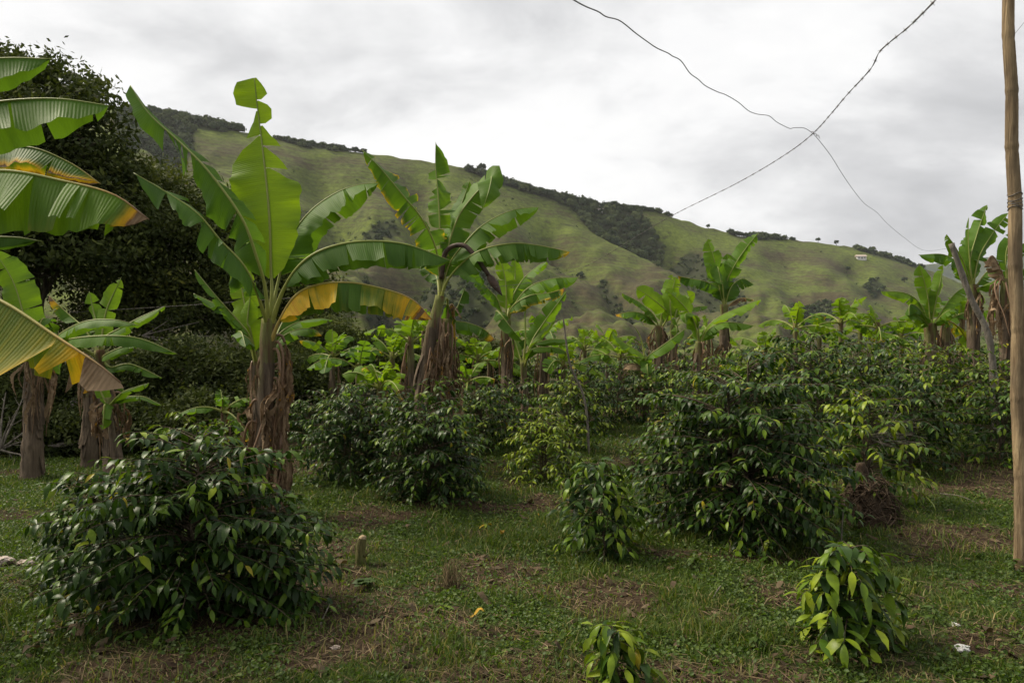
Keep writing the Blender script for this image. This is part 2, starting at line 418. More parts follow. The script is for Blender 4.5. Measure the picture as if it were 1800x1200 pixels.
def auto_banana(px, d, h, n, L, W, label, seed, tint=.6, r=(.09, .05), lean=(0, 0), ndead=3, elr=(80, 5), group='banana plants on the coffee plot', yel=.0):
    """a plant with n leaves, the youngest upright and the oldest arching down"""
    rg = np.random.default_rng(seed); g = gp(px, d)
    c = g+np.array([lean[0], lean[1], h])
    root = thing('banana_plant', g, label, 'banana plant', group)
    add_stem(root, [g-np.array([0, 0, .1]), g+(c-g)*.5+np.array([lean[0]*.1, 0, 0]), c], r[0], r[1], seed, n=20)
    a0 = rg.random()*360
    for k in range(n):
        f = k/max(1, n-1)
        el = elr[0]+(elr[1]-elr[0])*f**.9+rg.normal()*6
        free_leaf(root, c-np.array([0, 0, .12]), radians(a0+k*137.5+rg.normal()*15), el, L*(.85+.3*rg.random())*(1-.15*(f < .2)), W*(.85+.3*rg.random()), .25+.5*f*rg.random()+.12, seed*31+k,
                  tears=int(rg.integers(4, 13)), fold=(14+22*f+rg.normal()*6, 14+22*f+rg.normal()*6), tint=float(np.clip(tint+.2*(.5-f)+rg.normal()*.1, 0, 1)), n=26, nu=3, roll=rg.normal()*18,
                  tip=.5*(rg.random() < .45*f), tiplen=.2, yel=yel*f*rg.random(), jit=14)
    for k in range(ndead):
        dead_leaf(root, g+(c-g)*(.93-.1*rg.random()), rg.random()*2*pi, h*(.5+.3*rg.random()), W*.55, .16, seed*37+k)
    return root

# ------------------------------------------------------------------ coffee shrubs
def leaf_template(droop, vfold, wid, rows=7):
    t = np.linspace(0, 1, rows)
    w = wid*np.interp(t, [0, .12, .3, .48, .66, .82, .92, 1], [.05, .45, .88, 1, .84, .45, .17, .0])
    V = []
    for k in range(rows):
        z = -droop*t[k]**2; x = t[k]*(1-.25*droop*t[k])
        wv = .13*sin(t[k]*17+wid*40)*wid
        V += [[x, -w[k], z-vfold*w[k]+wv], [x, 0, z], [x, w[k], z-vfold*w[k]-wv]]
    V = np.array(V); i = np.arange(rows-1)*3
    Q = np.vstack([np.stack([i, i+1, i+4, i+3], 1), np.stack([i+1, i+2, i+5, i+4], 1)])
    return V, Q
LT = [leaf_template(d, v, w) for d, v, w in ((.40, -.3, .175), (.65, -.2, .20), (.85, .2, .165), (.5, .12, .185), (.25, -.45, .17))]
LTs = [leaf_template(d, v, w, 4) for d, v, w in ((.4, -.3, .22), (.65, .15, .21))]
def place_leaves(pos, dirv, upv, size, temps, rg):
    """oriented copies of the leaf templates: x along dirv, z near upv"""
    X = nrm(dirv); Y = nrm(np.cross(upv, X)); Z = np.cross(X, Y)
    Vs = []; Qs = []; ids = []; n0 = 0
    which = rg.integers(0, len(temps), len(pos))
    for k, (TV, TQ) in enumerate(temps):
        m = np.where(which == k)[0]
        if not len(m): continue
        R = np.stack([X[m], Y[m], Z[m]], 2)
        V = np.einsum('nij,kj->nki', R, TV)*size[m][:, None, None]+pos[m][:, None]
        Q = TQ[None]+(np.arange(len(m))*len(TV))[:, None, None]+n0
        Vs.append(V.reshape(-1, 3)); Qs.append(Q.reshape(-1, 4)); ids.append(np.repeat(m, len(TV))); n0 += len(m)*len(TV)
    return np.vstack(Vs), np.vstack(Qs), np.concatenate(ids)
def coffee_mesh(seed, H, R, nb, leaf=.14, young=.0, node=.075, temps=None, low=.06, top=.55, nstem=3, squash=1.0, bare=.0, droopy=1.0):
    """twigs and leaves (local coordinates) of one coffee shrub"""
    rg = np.random.default_rng(seed); temps = temps or LT
    stems = Bag(); tops = []
    for k in range(nstem):
        a = rg.random()*2*pi; rr = R*.22*(nstem > 1)*(.4+rg.random())
        hh = H*(1 if k == 0 else .72+.2*rg.random())
        tp = np.array([cos(a)*rr, sin(a)*rr, hh*.93]) if k else np.array([rg.normal()*.04, rg.normal()*.04, H*.95])
        c = curve([[cos(a)*rr*.15, sin(a)*rr*.15, -.05], [tp[0]*.6, tp[1]*.6, tp[2]*.5], tp], 12)
        stems.add(*tube(c, np.linspace(.018, .005, 12)*(H/1.3)**.7, 6)); tops.append(c)
    pos = []; dr = []; tint = []; siz = []
    az = rg.random()*6
    for b in range(nb):
        st = tops[b % nstem]; f = low+(1-low)*((b+.5)/nb)**.85
        o = np.array([np.interp(f, np.linspace(0, 1, 12), st[:, k]) for k in range(3)])
        az += 2.399+rg.normal()*.25
        env = math.sqrt(max(.02, 1-((f-.28)/.75)**2)) if f > .28 else .86+.14*f/.28
        asym = 1+.18*sin(az*2+seed)+.12*sin(az*3+seed*2)
        Lb = R*env*asym*(.80+.28*rg.random())
        if b % nstem: Lb *= .9
        dx = np.array([cos(az), sin(az)*squash, 0])
        t = np.linspace(0, 1, 8)
        rise = (.32+.3*f)*Lb; drp = (.50-.22*f)*droopy*Lb
        c = o+dx*(Lb*t)[:, None]+np.array([0, 0, 1.])*(rise*t-drp*t**2)[:, None]
        c[:, 2] = np.maximum(c[:, 2], .04)
        stems.add(*tube(c, np.linspace(.006, .002, 8)*(H/1.3)**.5, 4, False))
        if rg.random() < bare: continue
        nn = max(2, int(Lb*.72/node))
        for q in range(nn):
            s = .28+.72*(q+.5*rg.random())/nn
            p = np.array([np.interp(s, t, c[:, k]) for k in range(3)])
            for sd in (-1, 1):
                if rg.random() < .1: continue
                a = az+sd*radians(62+rg.normal()*16)
                pit = radians(2-34*rg.random()*droopy+rg.normal()*14+14*f)
                pos.append(p); dr.append([cos(a)*cos(pit), sin(a)*cos(pit), sin(pit)])
                siz.append(leaf*(.65+.5*rg.random())*(1-.35*(s > .93)))
                tint.append(.06+.30*rg.random()+.30*(s > .8)*rg.random()+.35*(rg.random() < .10+young)*rg.random()+young*.5*rg.random()+.6*max(0, f-.55)*(s > .5)*rg.random()+.10*rg.random()**3*3)
        a = az; pos.append(c[-1]); dr.append([cos(a), sin(a), -.3+rg.normal()*.3]); siz.append(leaf*(.55+.4*rg.random())); tint.append(.45+.3*rg.random()+young*.4)
    for st in tops:     # the tuft at each leader
        for q in range(7):
            a = q*1.57+rg.random(); pos.append(st[-1]-np.array([0, 0, .02*q])); dr.append([cos(a), sin(a), .5-.13*q]); siz.append(leaf*(.6+.08*q)); tint.append(.5+.25*rg.random()+young*.4)
    pos = np.array(pos); dr = np.array(dr); siz = np.array(siz); tint = np.array(tint); tint = np.where(rg.random(len(tint)) < .004, .97, np.clip(tint, 0, .86))
    up = np.array([[0, 0, 1.]])+rg.normal(size=dr.shape)*.22
    V, Q, ids = place_leaves(pos, dr, up, siz, temps, rg)
    V[:, 2] = np.maximum(V[:, 2], .01)
    return stems, V, Q, tint[ids]
def coffee(px, d, H, R, nb, label, seed, name='coffee_shrub', cat='coffee shrub', group='coffee shrubs of the plot', rz=0, **kw):
    g = gp(px, d)
    st, V, Q, ti = coffee_mesh(seed, H, R, nb, **kw)
    root = thing(name, g, label, cat, group)
    st.V = [v+g for v in st.V]
    st.build('stems', MAT['twig'], root)
    mk('foliage', V+g, Q, MAT['coffee'], root, {'tint': ti})
    return root

# ------------------------------------------------------------------ broad trees
def tree(px, d, trunk_h, lumps, nleaf, size, label, seed, lean=0, name='forest_tree', tint=(.2, .3), limbs=7, group='dark trees at the plot edge', dirt=0, r=.16):
    rg = np.random.default_rng(seed); g = gp(px, d)
    root = thing(name, g, label, 'tree', group)
    top = g+np.array([lean, 0, trunk_h])
    tb = Bag(); C = curve([g-np.array([0, 0, .2]), g+(top-g)*.5+np.array([.12, .05, 0]), top], 16)
    tb.add(*tube(C, np.linspace(r, r*.5, 16), 9, True, .2, seed))
    tb.build('trunk', MAT['bark'], root)
    lb = Bag(); pos = []; tt = []; nrmv = []
    wts = np.array([l[3]*l[3]*l[4] for l in lumps]); wts = wts/wts.sum()
    for (x, y, z, rx, rz_), w in zip(lumps, wts):
        c = np.array([x, y, z])
        fr = C[int(rg.integers(8, 16))]
        lb.add(*tube(curve([fr, (fr+c)/2+rg.normal(size=3)*.15, c], 10), np.linspace(r*.4, r*.12, 10), 6, False))
        for k in range(limbs):
            v = nrm(rg.normal(size=3)); v[2] = abs(v[2])*.7-.1
            e = c+v*np.array([rx, rx, rz_])*.95
            lb.add(*tube(curve([c-v*.1, (c+e)/2+rg.normal(size=3)*.12*rx, e], 7), np.linspace(r*.13, .006, 7), 4, False))
        m = int(nleaf*w); ncl = max(6, m//70)
        cd = nrm(rg.normal(size=(ncl, 3))); cd[:, 2] = np.where(cd[:, 2] < -.35, -cd[:, 2], cd[:, 2])
        cr = (.45+.55*rg.random(ncl)**.6)*np.where(rg.random(ncl) < .18, 1.18, 1)
        cc = c+cd*np.array([rx, rx, rz_])*cr[:, None]
        which = rg.integers(0, ncl, m)
        sp = .09*rx+.06
        p = cc[which]+rg.normal(size=(m, 3))*np.array([sp*1.25, sp*1.25, sp*.75])
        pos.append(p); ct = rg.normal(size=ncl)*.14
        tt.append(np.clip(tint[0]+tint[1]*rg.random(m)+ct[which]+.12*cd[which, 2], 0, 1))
        nrmv.append(nrm(cd[which]*.5+rg.normal(size=(m, 3))*.7+np.array([0, 0, .5])))
    pos = np.vstack(pos); tt = np.concatenate(tt); nv = np.vstack(nrmv)
    m = len(pos); a = nrm(np.cross(nv, rg.normal(size=(m, 3)))); a[:, 2] -= .25; b = nrm(np.cross(nv, a))
    s = size*(.6+.8*rg.random(m))[:, None]
    V = np.stack([pos-a*s*.5, pos+b*s*.24, pos+a*s*.55, pos-b*s*.24], 1).reshape(-1, 3)
    lb.build('limbs', MAT['bark'], root)
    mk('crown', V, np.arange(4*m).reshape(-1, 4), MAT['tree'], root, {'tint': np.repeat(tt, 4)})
    return root
def ctr(px, py, d, rx, rz_):
    p = P(px, py, d); return (p[0], p[1], p[2], rx, rz_)
# ------------------------------------------------------------------ light, sky, camera
SUN_EL, SUN_AZ = radians(50), radians(-72)      # high, ahead and to the left, behind cloud
def setup_world():
    w = bpy.data.worlds.new('World'); SC.world = w; w.use_nodes = True
    nt = w.node_tree; nt.nodes.clear()
    sky = nd(nt, 'ShaderNodeTexSky', sky_type='NISHITA'); sky.sun_disc = False
    sky.sun_elevation = SUN_EL; sky.sun_rotation = SUN_AZ
    gc = nd(nt, 'ShaderNodeTexCoord').outputs['Generated']
    sp = nd(nt, 'ShaderNodeSeparateXYZ'); lk(nt, gc, sp.inputs[0])
    zz = math_(nt, 'ADD', math_(nt, 'MAXIMUM', sp.outputs[2], 0), .42)
    cb = nd(nt, 'ShaderNodeCombineXYZ')
    lk(nt, math_(nt, 'DIVIDE', sp.outputs[0], zz), cb.inputs[0]); lk(nt, math_(nt, 'DIVIDE', sp.outputs[1], zz), cb.inputs[1])
    pl = cb.outputs[0]
    n1 = noise(nt, mapping(nt, pl, (.75, 1.0, 1), (3.1, 1.4, 0)), 2.3, 7, .54, .35)
    n2 = noise(nt, mapping(nt, pl, (1, 1.5, 1), (7.7, .3, 0)), 5.2, 6, .55, .25)
    k = math_(nt, 'ADD', math_(nt, 'MULTIPLY', n1, .72), math_(nt, 'MULTIPLY', n2, .28))
    # cloud is thinner, so brighter, towards the hidden sun
    d = nd(nt, 'ShaderNodeVectorMath', operation='DOT_PRODUCT'); lk(nt, gc, d.inputs[0])
    sd = (sin(SUN_AZ)*cos(SUN_EL), cos(SUN_AZ)*cos(SUN_EL), sin(SUN_EL)); d.inputs[1].default_value = sd
    k = math_(nt, 'ADD', k, math_(nt, 'MULTIPLY', math_(nt, 'SUBTRACT', d.outputs['Value'], .52), .15))
    cl = ramp(nt, k, [(.26, (4.6, 4.66, 4.8)), (.37, (5.7, 5.74, 5.86)), (.44, (6.9, 6.93, 7.0)), (.50, (7.85, 7.86, 7.9)), (.58, (8.4, 8.39, 8.35)), (.75, (9.1, 9.05, 8.95))])
    gap = ramp(nt, noise(nt, mapping(nt, pl, (1, 1, 1), (1.3, 5.2, 0)), 1.4, 5, .5), [(.64, (0, 0, 0)), (.74, (.6, .6, .6))])
    c = mixc(nt, gap, cl, mixc(nt, 1.0, sky.outputs[0], (2.6, 2.6, 2.6), 'MULTIPLY'))
    low = ramp(nt, sp.outputs[2], [(.0, (.55,)*3), (.03, (0, 0, 0))])
    bg = nd(nt, 'ShaderNodeBackground'); lk(nt, c, bg.inputs[0]); bg.inputs[1].default_value = .1
    o = nd(nt, 'ShaderNodeOutputWorld'); lk(nt, bg.outputs[0], o.inputs[0])
    s = bpy.data.lights.new('sun', 'SUN'); s.energy = 4.6; s.angle = radians(20); s.color = (1, .90, .72)
    so = bpy.data.objects.new('sun', s); COL.objects.link(so)
    import mathutils
    so.rotation_euler = mathutils.Vector(sd).to_track_quat('Z', 'Y').to_euler(); so.location = (-20, 20, 40)
def setup_camera():
    c = bpy.data.cameras.new('camera'); c.sensor_width = 36; c.lens = F/1800*36; c.shift_y = (HY-600)/1800
    c.clip_start = .05; c.clip_end = 20000
    o = bpy.data.objects.new('camera', c); COL.objects.link(o); o.location = (0, 0, EYE); o.rotation_euler = (pi/2, 0, 0)
    c.dof.use_dof = False
    SC.camera = o
    SC.view_settings.view_transform = 'Standard'; SC.view_settings.look = 'None'; SC.view_settings.exposure = .3; SC.view_settings.gamma = 1
    SC.render.engine = 'CYCLES'; cy = SC.cycles; cy.max_bounces = 8; cy.diffuse_bounces = 3; cy.glossy_bounces = 2; cy.transmission_bounces = 4; cy.transparent_max_bounces = 8
    cy.use_denoising = True; cy.use_adaptive_sampling = True; cy.adaptive_threshold = .015; cy.sample_clamp_indirect = 6

# ------------------------------------------------------------------ bare patches of the turf, at world places
BARE = []
def set_bare():
    for px, py, rx, ry in [(785, 1050, 1.0, .45), (1730, 850, 1.3, .8), (625, 985, .5, .5), (250, 1165, .9, .35), (500, 1150, .55, .35), (640, 1160, .5, .25), (860, 930, .5, .25), (1150, 975, .4, .25),
                           (1330, 985, .8, .14), (300, 1085, 1.3, .5), (1500, 1150, .4, .15), (1720, 1060, .7, .3), (30, 990, .4, .3), (960, 1150, .5, .2), (1290, 1090, .6, .2), (1560, 985, .5, .25), (760, 885, .7, .25), (90, 905, .9, .4)]:
        g = gpix(px, py); BARE.append((g[0], g[1], rx, ry))
def green(x, y):
    """0 bare and strawy .. 1 lush"""
    n = fbm(x*1.4+4, y*1.4+2, 21, 4)
    g = .20+.80*sst(n+.12*(fbm(x*3.5, y*3.5, 8, 3)-.5)*2, .35, .56)
    for bx, by, rx, ry in BARE:
        q = ((x-bx)/rx)**2+((y-by)/ry)**2
        g = g*(1-.85*np.exp(-q*1.1)*sst(fbm(x*3+1, y*3, 77, 3), .3, .6))
    return np.clip(g, 0, 1)
def build_ground():
    a = np.sinh(np.linspace(-1, 1, 261)*5.6); xs = a/a.max()*900
    yy = np.concatenate([[-60, -20, -8, -3, 0], np.linspace(.6, 14, 150), 14+np.cumsum(np.geomspace(.1, 14, 78)), [600, 1200, 3000]])
    X, Y = np.meshgrid(xs, yy); Z = gz(X, Y)
    V = np.stack([X, Y, Z], -1).reshape(-1, 3)
    h, w = X.shape; i = np.arange(h-1)[:, None]*w; j = np.arange(w-1)[None, :]
    Q = np.stack([i+j, i+j+1, i+w+j+1, i+w+j], -1).reshape(-1, 4)
    m, nt = newmat('ground')
    oc = objc(nt); g = attr(nt, 'green')
    n = noise(nt, oc, 9, 6, .65); n2 = noise(nt, oc, 42, 5, .7)
    soil = ramp(nt, n, [(.3, (.022, .014, .009)), (.55, (.050, .033, .020)), (.75, (.10, .07, .042))])
    soil = mixc(nt, ramp(nt, n2, [(.55, (0, 0, 0)), (.7, (.7,)*3)]), soil, (.13, .095, .055))
    grn = ramp(nt, n2, [(.3, (.018, .028, .008)), (.6, (.042, .064, .013)), (.8, (.07, .085, .024))])
    f = math_(nt, 'ADD', g, math_(nt, 'MULTIPLY', math_(nt, 'SUBTRACT', n, .5), .9))
    c = mixc(nt, ramp(nt, f, [(.3, (0, 0, 0)), (.7, (1, 1, 1))]), soil, grn)
    out(nt, c, .95, .1, n2, .8, .03)
    tag(mk('ground', V, Q, m, attrs={'green': green(V[:, 0], V[:, 1])}), kind='structure')

# ------------------------------------------------------------------ ground cover
def scatter(rg, dens, d0, d1, p=1.5):
    """points on the plot in view with a margin; density (per square metre at 3.5 m) falls with distance"""
    dd = np.linspace(d0, d1, 400); wd = 1.75*dd+1.0
    rho = dens*np.minimum(1, (3.5/dd))**p*wd
    cum = np.concatenate([[0], np.cumsum((rho[1:]+rho[:-1])/2*np.diff(dd))]); n = int(cum[-1])
    d = np.interp(rg.random(n)*cum[-1], cum, dd)
    x = (rg.random(n)-.5)*(1.75*d+1.0)
    return x, d
def blades(x, y, hgt, wid, lean, rg, tint, name, mat, label=None, flat=None):
    n = len(x); z = gz(x, y)
    a = rg.random(n)*2*pi; b = rg.random(n)*2*pi
    A = np.stack([np.cos(a), np.sin(a), 0*a], 1); o = np.stack([np.cos(b), np.sin(b), 0*b], 1)
    base = np.stack([x, y, z-.004], 1); up = np.array([[0, 0, 1.]])
    h = hgt[:, None]; w = wid[:, None]; l = lean[:, None]
    m = base+up*h*.55*(1-.3*l)+o*h*.25*l; t = base+up*h*(1-.55*l)+o*h*.8*l
    V = np.stack([base-A*w, base+A*w, m-A*w*.8, m+A*w*.8, t-A*w*.12, t+A*w*.12], 1).reshape(-1, 3)
    i = np.arange(n)[:, None]*6
    Q = np.concatenate([i+np.array([[0, 1, 3, 2]]), i+np.array([[2, 3, 5, 4]])])
    return tag(mk(name, V, Q, mat, attrs={'tint': np.repeat(np.clip(tint, 0, 1), 6)}), kind='stuff')
def leaflets(x, y, z, size, tilt, rg, tint, name, mat, wr=.42, fold=.15):
    n = len(x)
    nv = nrm(np.stack([rg.normal(size=n)*tilt, rg.normal(size=n)*tilt, np.ones(n)], 1))
    a = rg.random(n)*2*pi; d = np.stack([np.cos(a), np.sin(a), 0*a], 1)
    X = nrm(d-nv*np.sum(d*nv, 1, keepdims=True)); Yv = np.cross(nv, X)
    p = np.stack([x, y, z], 1); s = size[:, None]
    c = p+nv*s*fold*-.6
    V = np.stack([p-X*s*.5, p-X*s*.1-Yv*s*wr+nv*s*fold, p+X*s*.28-Yv*s*wr*.75+nv*s*fold, p+X*s*.55, p+X*s*.28+Yv*s*wr*.75+nv*s*fold, p-X*s*.1+Yv*s*wr+nv*s*fold, c-X*s*.1, c+X*s*.28], 1).reshape(-1, 3)
    i = np.arange(n)[:, None]*8
    Fq = np.concatenate([i+np.array([[1, 6, 7, 2]])[:, ::-1], i+np.array([[6, 5, 4, 7]])[:, ::-1]]); Ft = np.concatenate([i+np.array([[0, 6, 1]])[:, ::-1], i+np.array([[0, 5, 6]])[:, ::-1], i+np.array([[2, 7, 3]])[:, ::-1], i+np.array([[7, 4, 3]])[:, ::-1]])
    return tag(mk(name, V, [Fq, Ft], mat, attrs={'tint': np.repeat(np.clip(tint, 0, 1), 8)}), kind='stuff')
def build_cover():
    rg = np.random.default_rng(5)
    x, y = scatter(rg, 5200, 2.5, 17, 1.55)
    g = green(x, y); cl = sst(fbm(x*1.7, y*1.7, 31), .42, .6)
    k = rg.random(len(x)) < .05+.95*g*(.35+.65*(1-cl)); x, y, g = x[k], y[k], g[k]; n = len(x)
    tall = sst(fbm(x*1.6+5, y*1.6, 12, 3), .50, .66)
    h = (.026+.045*rg.random(n)+.095*tall*rg.random(n))*(1+.03*y); dry = rg.random(n) < .10+.35*(1-g)
    blades(x, y, h, (.0017+.0016*rg.random(n))*(1+.10*y), .35+.6*rg.random(n), rg, np.where(dry, .8+.2*rg.random(n), .25+.45*rg.random(n)), 'grass', MAT['grass'])
    x, y = scatter(rg, 4200, 2.5, 17, 1.5)
    g = green(x, y); cl = sst(fbm(x*1.7, y*1.7, 31), .36, .58)
    k = rg.random(len(x)) < (.06+.94*g)*(.12+.88*cl); x, y = x[k], y[k]; n = len(x)
    leaflets(x, y, gz(x, y)+.006+.04*rg.random(n)**1.3, (.010+.016*rg.random(n)**1.5)*(1+.06*y), .6, rg, .1+.6*rg.random(n)+.3*(rg.random(n) < .08)+.25*(fbm(x*2.2, y*2.2, 44, 3)-.5), 'ground_weeds', MAT['weed'])
    x, y = scatter(rg, 1300, 2.5, 16, 1.5)
    g = green(x, y); k = rg.random(len(x)) < .05+.95*(1-g)**1.6; x, y = x[k], y[k]; n = len(x)
    a = rg.random(n)*pi; Ls = .025+.085*rg.random(n)**2; w = (.0008+.0010*rg.random(n))*(1+.12*y)
    d = np.stack([np.cos(a), np.sin(a), (rg.random(n)-.35)*.5], 1)*Ls[:, None]; pz = np.stack([x, y, gz(x, y)+.006+.018*rg.random(n)], 1)
    s = np.stack([-np.sin(a), np.cos(a), 0*a], 1)*w[:, None]; b = np.array([[0, 0, 1.]])*w[:, None]*1.2; mid = np.stack([rg.normal(size=n)*.012, rg.normal(size=n)*.012, .012*rg.random(n)], 1)
    V = np.stack([pz-d-s, pz-d+s, pz+mid-s+b*.5, pz+mid+s, pz+d-s*.5, pz+d+s*.5], 1).reshape(-1, 3); i = np.arange(n)[:, None]*6
    tag(mk('dry_straw', V, np.concatenate([i+np.array([[0, 1, 3, 2]]), i+np.array([[2, 3, 5, 4]])]), MAT['straw'], attrs={'tint': np.repeat(rg.random(n)**1.4, 6)}), kind='stuff')
    x, y = scatter(rg, 60, 2.6, 16, 1.1); g = green(x, y); k = rg.random(len(x)) < .35+.65*(1-g); x, y = x[k], y[k]; n = len(x)
    leaflets(x, y, gz(x, y)+.018+.012*rg.random(n), .03+.07*rg.random(n)**2, .3, rg, .8*rg.random(n)+.2*(rg.random(n) < .05), 'leaf_litter', MAT['litter'], .28, -.12)

# ------------------------------------------------------------------ the far hillside
RX = [-700, -300, 0, 120, 250, 340, 430, 520, 640, 720, 800, 850, 950, 1050, 1150, 1250, 1300, 1400, 1450, 1530, 1610, 1700, 1800, 1950, 2300]
RY = [150, 155, 165, 180, 198, 212, 232, 250, 268, 281, 292, 310, 342, 362, 371, 402, 414, 422, 428, 440, 466, 500, 530, 570, 650]
GUL = [([(820, 300), (900, 345), (960, 400), (985, 455)], 26, 9), ([(1000, 350), (1060, 375), (1150, 408), (1200, 440), (1300, 530), (1340, 590)], 20, 24), ([(960, 395), (1040, 455), (1110, 510), (1140, 560)], 14, 12), ([(560, 300), (610, 380), (560, 440)], 30, 16),
       ([(730, 330), (760, 420), (700, 480), (690, 560)], 34, 22), ([(1380, 440), (1400, 500), (1430, 560)], 30, 10), ([(1500, 470), (1530, 500), (1580, 540)], 22, 10), ([(300, 250), (330, 330), (420, 420)], 34, 18)]
def seg_dist(px, py, pl):
    best = np.full(px.shape, 1e9)
    for (ax, ay), (bx, by) in zip(pl[:-1], pl[1:]):
        vx, vy = bx-ax, by-ay; t = np.clip(((px-ax)*vx+(py-ay)*vy)/(vx*vx+vy*vy), 0, 1)
        best = np.minimum(best, np.hypot(px-ax-t*vx, (py-ay-t*vy)*1.0))
    return best
def hill_pt(px, py):
    """world point of the hillside seen at a photo pixel"""
    px = np.asarray(px, float); py = np.asarray(py, float)
    ry = np.interp(px, RX, RY); t = np.clip((800-py)/(800-ry), 0, 1)
    D = np.interp(px, [-700, 250, 900, 1600, 2300], [620, 640, 760, 980, 1150])
    d = 170+(D-170)*(t**1.25)
    bx = (px-CX)/F*d; z = EYE-(py-HY)/F*d
    up = 4*t*(1-t)
    z = z+up*(fbm(px/150+3, py/90, 41, 4)-.5)*80+up*(fbm(px/48, py/36, 43, 3)-.5)*20
    for pl, w, A in GUL:
        q = seg_dist(px, py, pl); z = z-1.35*A*np.exp(-(q/w)**2)*sst(1-t, 0.0, .12)
    return np.stack([bx, d, z], -1)
def build_haze():
    V = np.array([[x, y, z] for z in (-70, 330) for y in (-75, 3300) for x in (-1600, 3100)], float)
    m = bpy.data.materials.new('haze'); m.use_nodes = True; nt = m.node_tree; nt.nodes.clear()
    v = nd(nt, 'ShaderNodeVolumePrincipled'); v.inputs['Color'].default_value = (.93, .95, 1, 1); v.inputs['Density'].default_value = .00006; v.inputs['Anisotropy'].default_value = .3
    o = nd(nt, 'ShaderNodeOutputMaterial'); lk(nt, v.outputs[0], o.inputs['Volume'])
    tag(mk('haze', V, np.array([[0, 2, 3, 1], [4, 5, 7, 6], [0, 1, 5, 4], [2, 6, 7, 3], [0, 4, 6, 2], [1, 3, 7, 5]]), m, smooth=False), kind='stuff')
def build_hill():
    nx, ny = 420, 190
    pxs = np.linspace(-700, 2300, nx); t = np.linspace(0, 1, ny)
    PX, Tt = np.meshgrid(pxs, t); ry = np.interp(PX, RX, RY)+(fbm(PX/22, PX*0, 3, 3)-.5)*7; PY = 800+(ry-800)*Tt
    V = hill_pt(PX, PY)
    bk = []
    for k in range(1, 5): r = V[-1].copy(); r[:, 1] += 90*k; r[:, 2] -= 14*k*k; bk.append(r)
    V = np.concatenate([V, np.array(bk)], 0); h, w = V.shape[:2]
    wood = np.zeros((h, w))
    for nm, lab, poly, *_ in WOODS: wood[:ny] = np.maximum(wood[:ny], inpoly(PX, PY, poly))
    i = np.arange(h-1)[:, None]*w; j = np.arange(w-1)[None, :]
    Q = np.stack([i+j, i+j+1, i+w+j+1, i+w+j], -1).reshape(-1, 4)
    m, nt = newmat('hill_pasture'); oc = objc(nt)
    sp = nd(nt, 'ShaderNodeSeparateXYZ'); lk(nt, oc, sp.inputs[0])
    n = noise(nt, mapping(nt, oc, (.013, .009, .03)), 1.0, 7, .62, .3)
    n2 = noise(nt, oc, .06, 6, .65)
    n3 = noise(nt, mapping(nt, oc, (.012, .012, .05)), 1, 4)
    wav = math_(nt, 'SINE', math_(nt, 'ADD', math_(nt, 'MULTIPLY', sp.outputs[2], 1.35), math_(nt, 'MULTIPLY', n3, 22)))
    k = math_(nt, 'ADD', math_(nt, 'ADD', n, math_(nt, 'MULTIPLY', math_(nt, 'SUBTRACT', n2, .5), .35)), math_(nt, 'MULTIPLY', wav, .036))
    low = math_(nt, 'MULTIPLY', math_(nt, 'SUBTRACT', sp.outputs[2], 60), .0009)
    k = math_(nt, 'ADD', k, math_(nt, 'MINIMUM', low, .05))
    c = ramp(nt, k, [(.32, (.060, .049, .026)), (.41, (.072, .066, .029)), (.47, (.080, .086, .028)), (.55, (.092, .116, .026)), (.68, (.120, .158, .024))])
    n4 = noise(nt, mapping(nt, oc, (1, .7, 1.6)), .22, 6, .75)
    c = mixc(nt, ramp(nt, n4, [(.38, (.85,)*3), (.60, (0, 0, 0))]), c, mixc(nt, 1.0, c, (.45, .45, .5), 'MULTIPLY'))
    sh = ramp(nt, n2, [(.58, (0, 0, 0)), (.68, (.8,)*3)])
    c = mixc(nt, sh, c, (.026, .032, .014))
    tr = math_(nt, 'SINE', math_(nt, 'ADD', math_(nt, 'MULTIPLY', sp.outputs[2], 2.4), math_(nt, 'MULTIPLY', noise(nt, mapping(nt, oc, (.02, .02, .06)), 1, 3), 30)))
    c = mixc(nt, math_(nt, 'MULTIPLY', ramp(nt, tr, [(.80, (0, 0, 0)), (.97, (1, 1, 1))]), math_(nt, 'MULTIPLY', n2, .75)), c, (.085, .066, .040))
    c = mixc(nt, math_(nt, 'MULTIPLY', attr(nt, 'wood'), .8), c, (.022, .028, .014))
    out(nt, c, .95, .1, n2, .6, 2.0)
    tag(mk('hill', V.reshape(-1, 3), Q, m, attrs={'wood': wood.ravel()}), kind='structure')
    # a second range farther off, right of the hill's end
    xs = np.linspace(1250, 2500, 120); tt = np.linspace(0, 1, 24)
    A, B = np.meshgrid(xs, tt); top = np.interp(A, [1250, 1600, 1660, 1740, 1850, 2000, 2500], [560, 470, 462, 452, 440, 420, 380])+(fbm(A/40, A*0, 9, 4)-.5)*14
    py = 700+(top-700)*B; d = 1500+1400*B
    V = np.stack([(A-CX)/F*d, d, EYE-(py-HY)/F*d+(fbm(A/30, py/20, 6, 4)-.5)*60*B*(1-B)*4], -1)
    h, w = A.shape; i = np.arange(h-1)[:, None]*w; j = np.arange(w-1)[None, :]
    m, nt = newmat('far_range'); n = noise(nt, objc(nt), .008, 6, .6)
    out(nt, ramp(nt, n, [(.35, (.03, .045, .03)), (.65, (.06, .075, .04))]), .95, .1)
    tag(mk('far_hills', V.reshape(-1, 3), np.stack([i+j, i+j+1, i+w+j+1, i+w+j], -1).reshape(-1, 4), m), kind='structure')
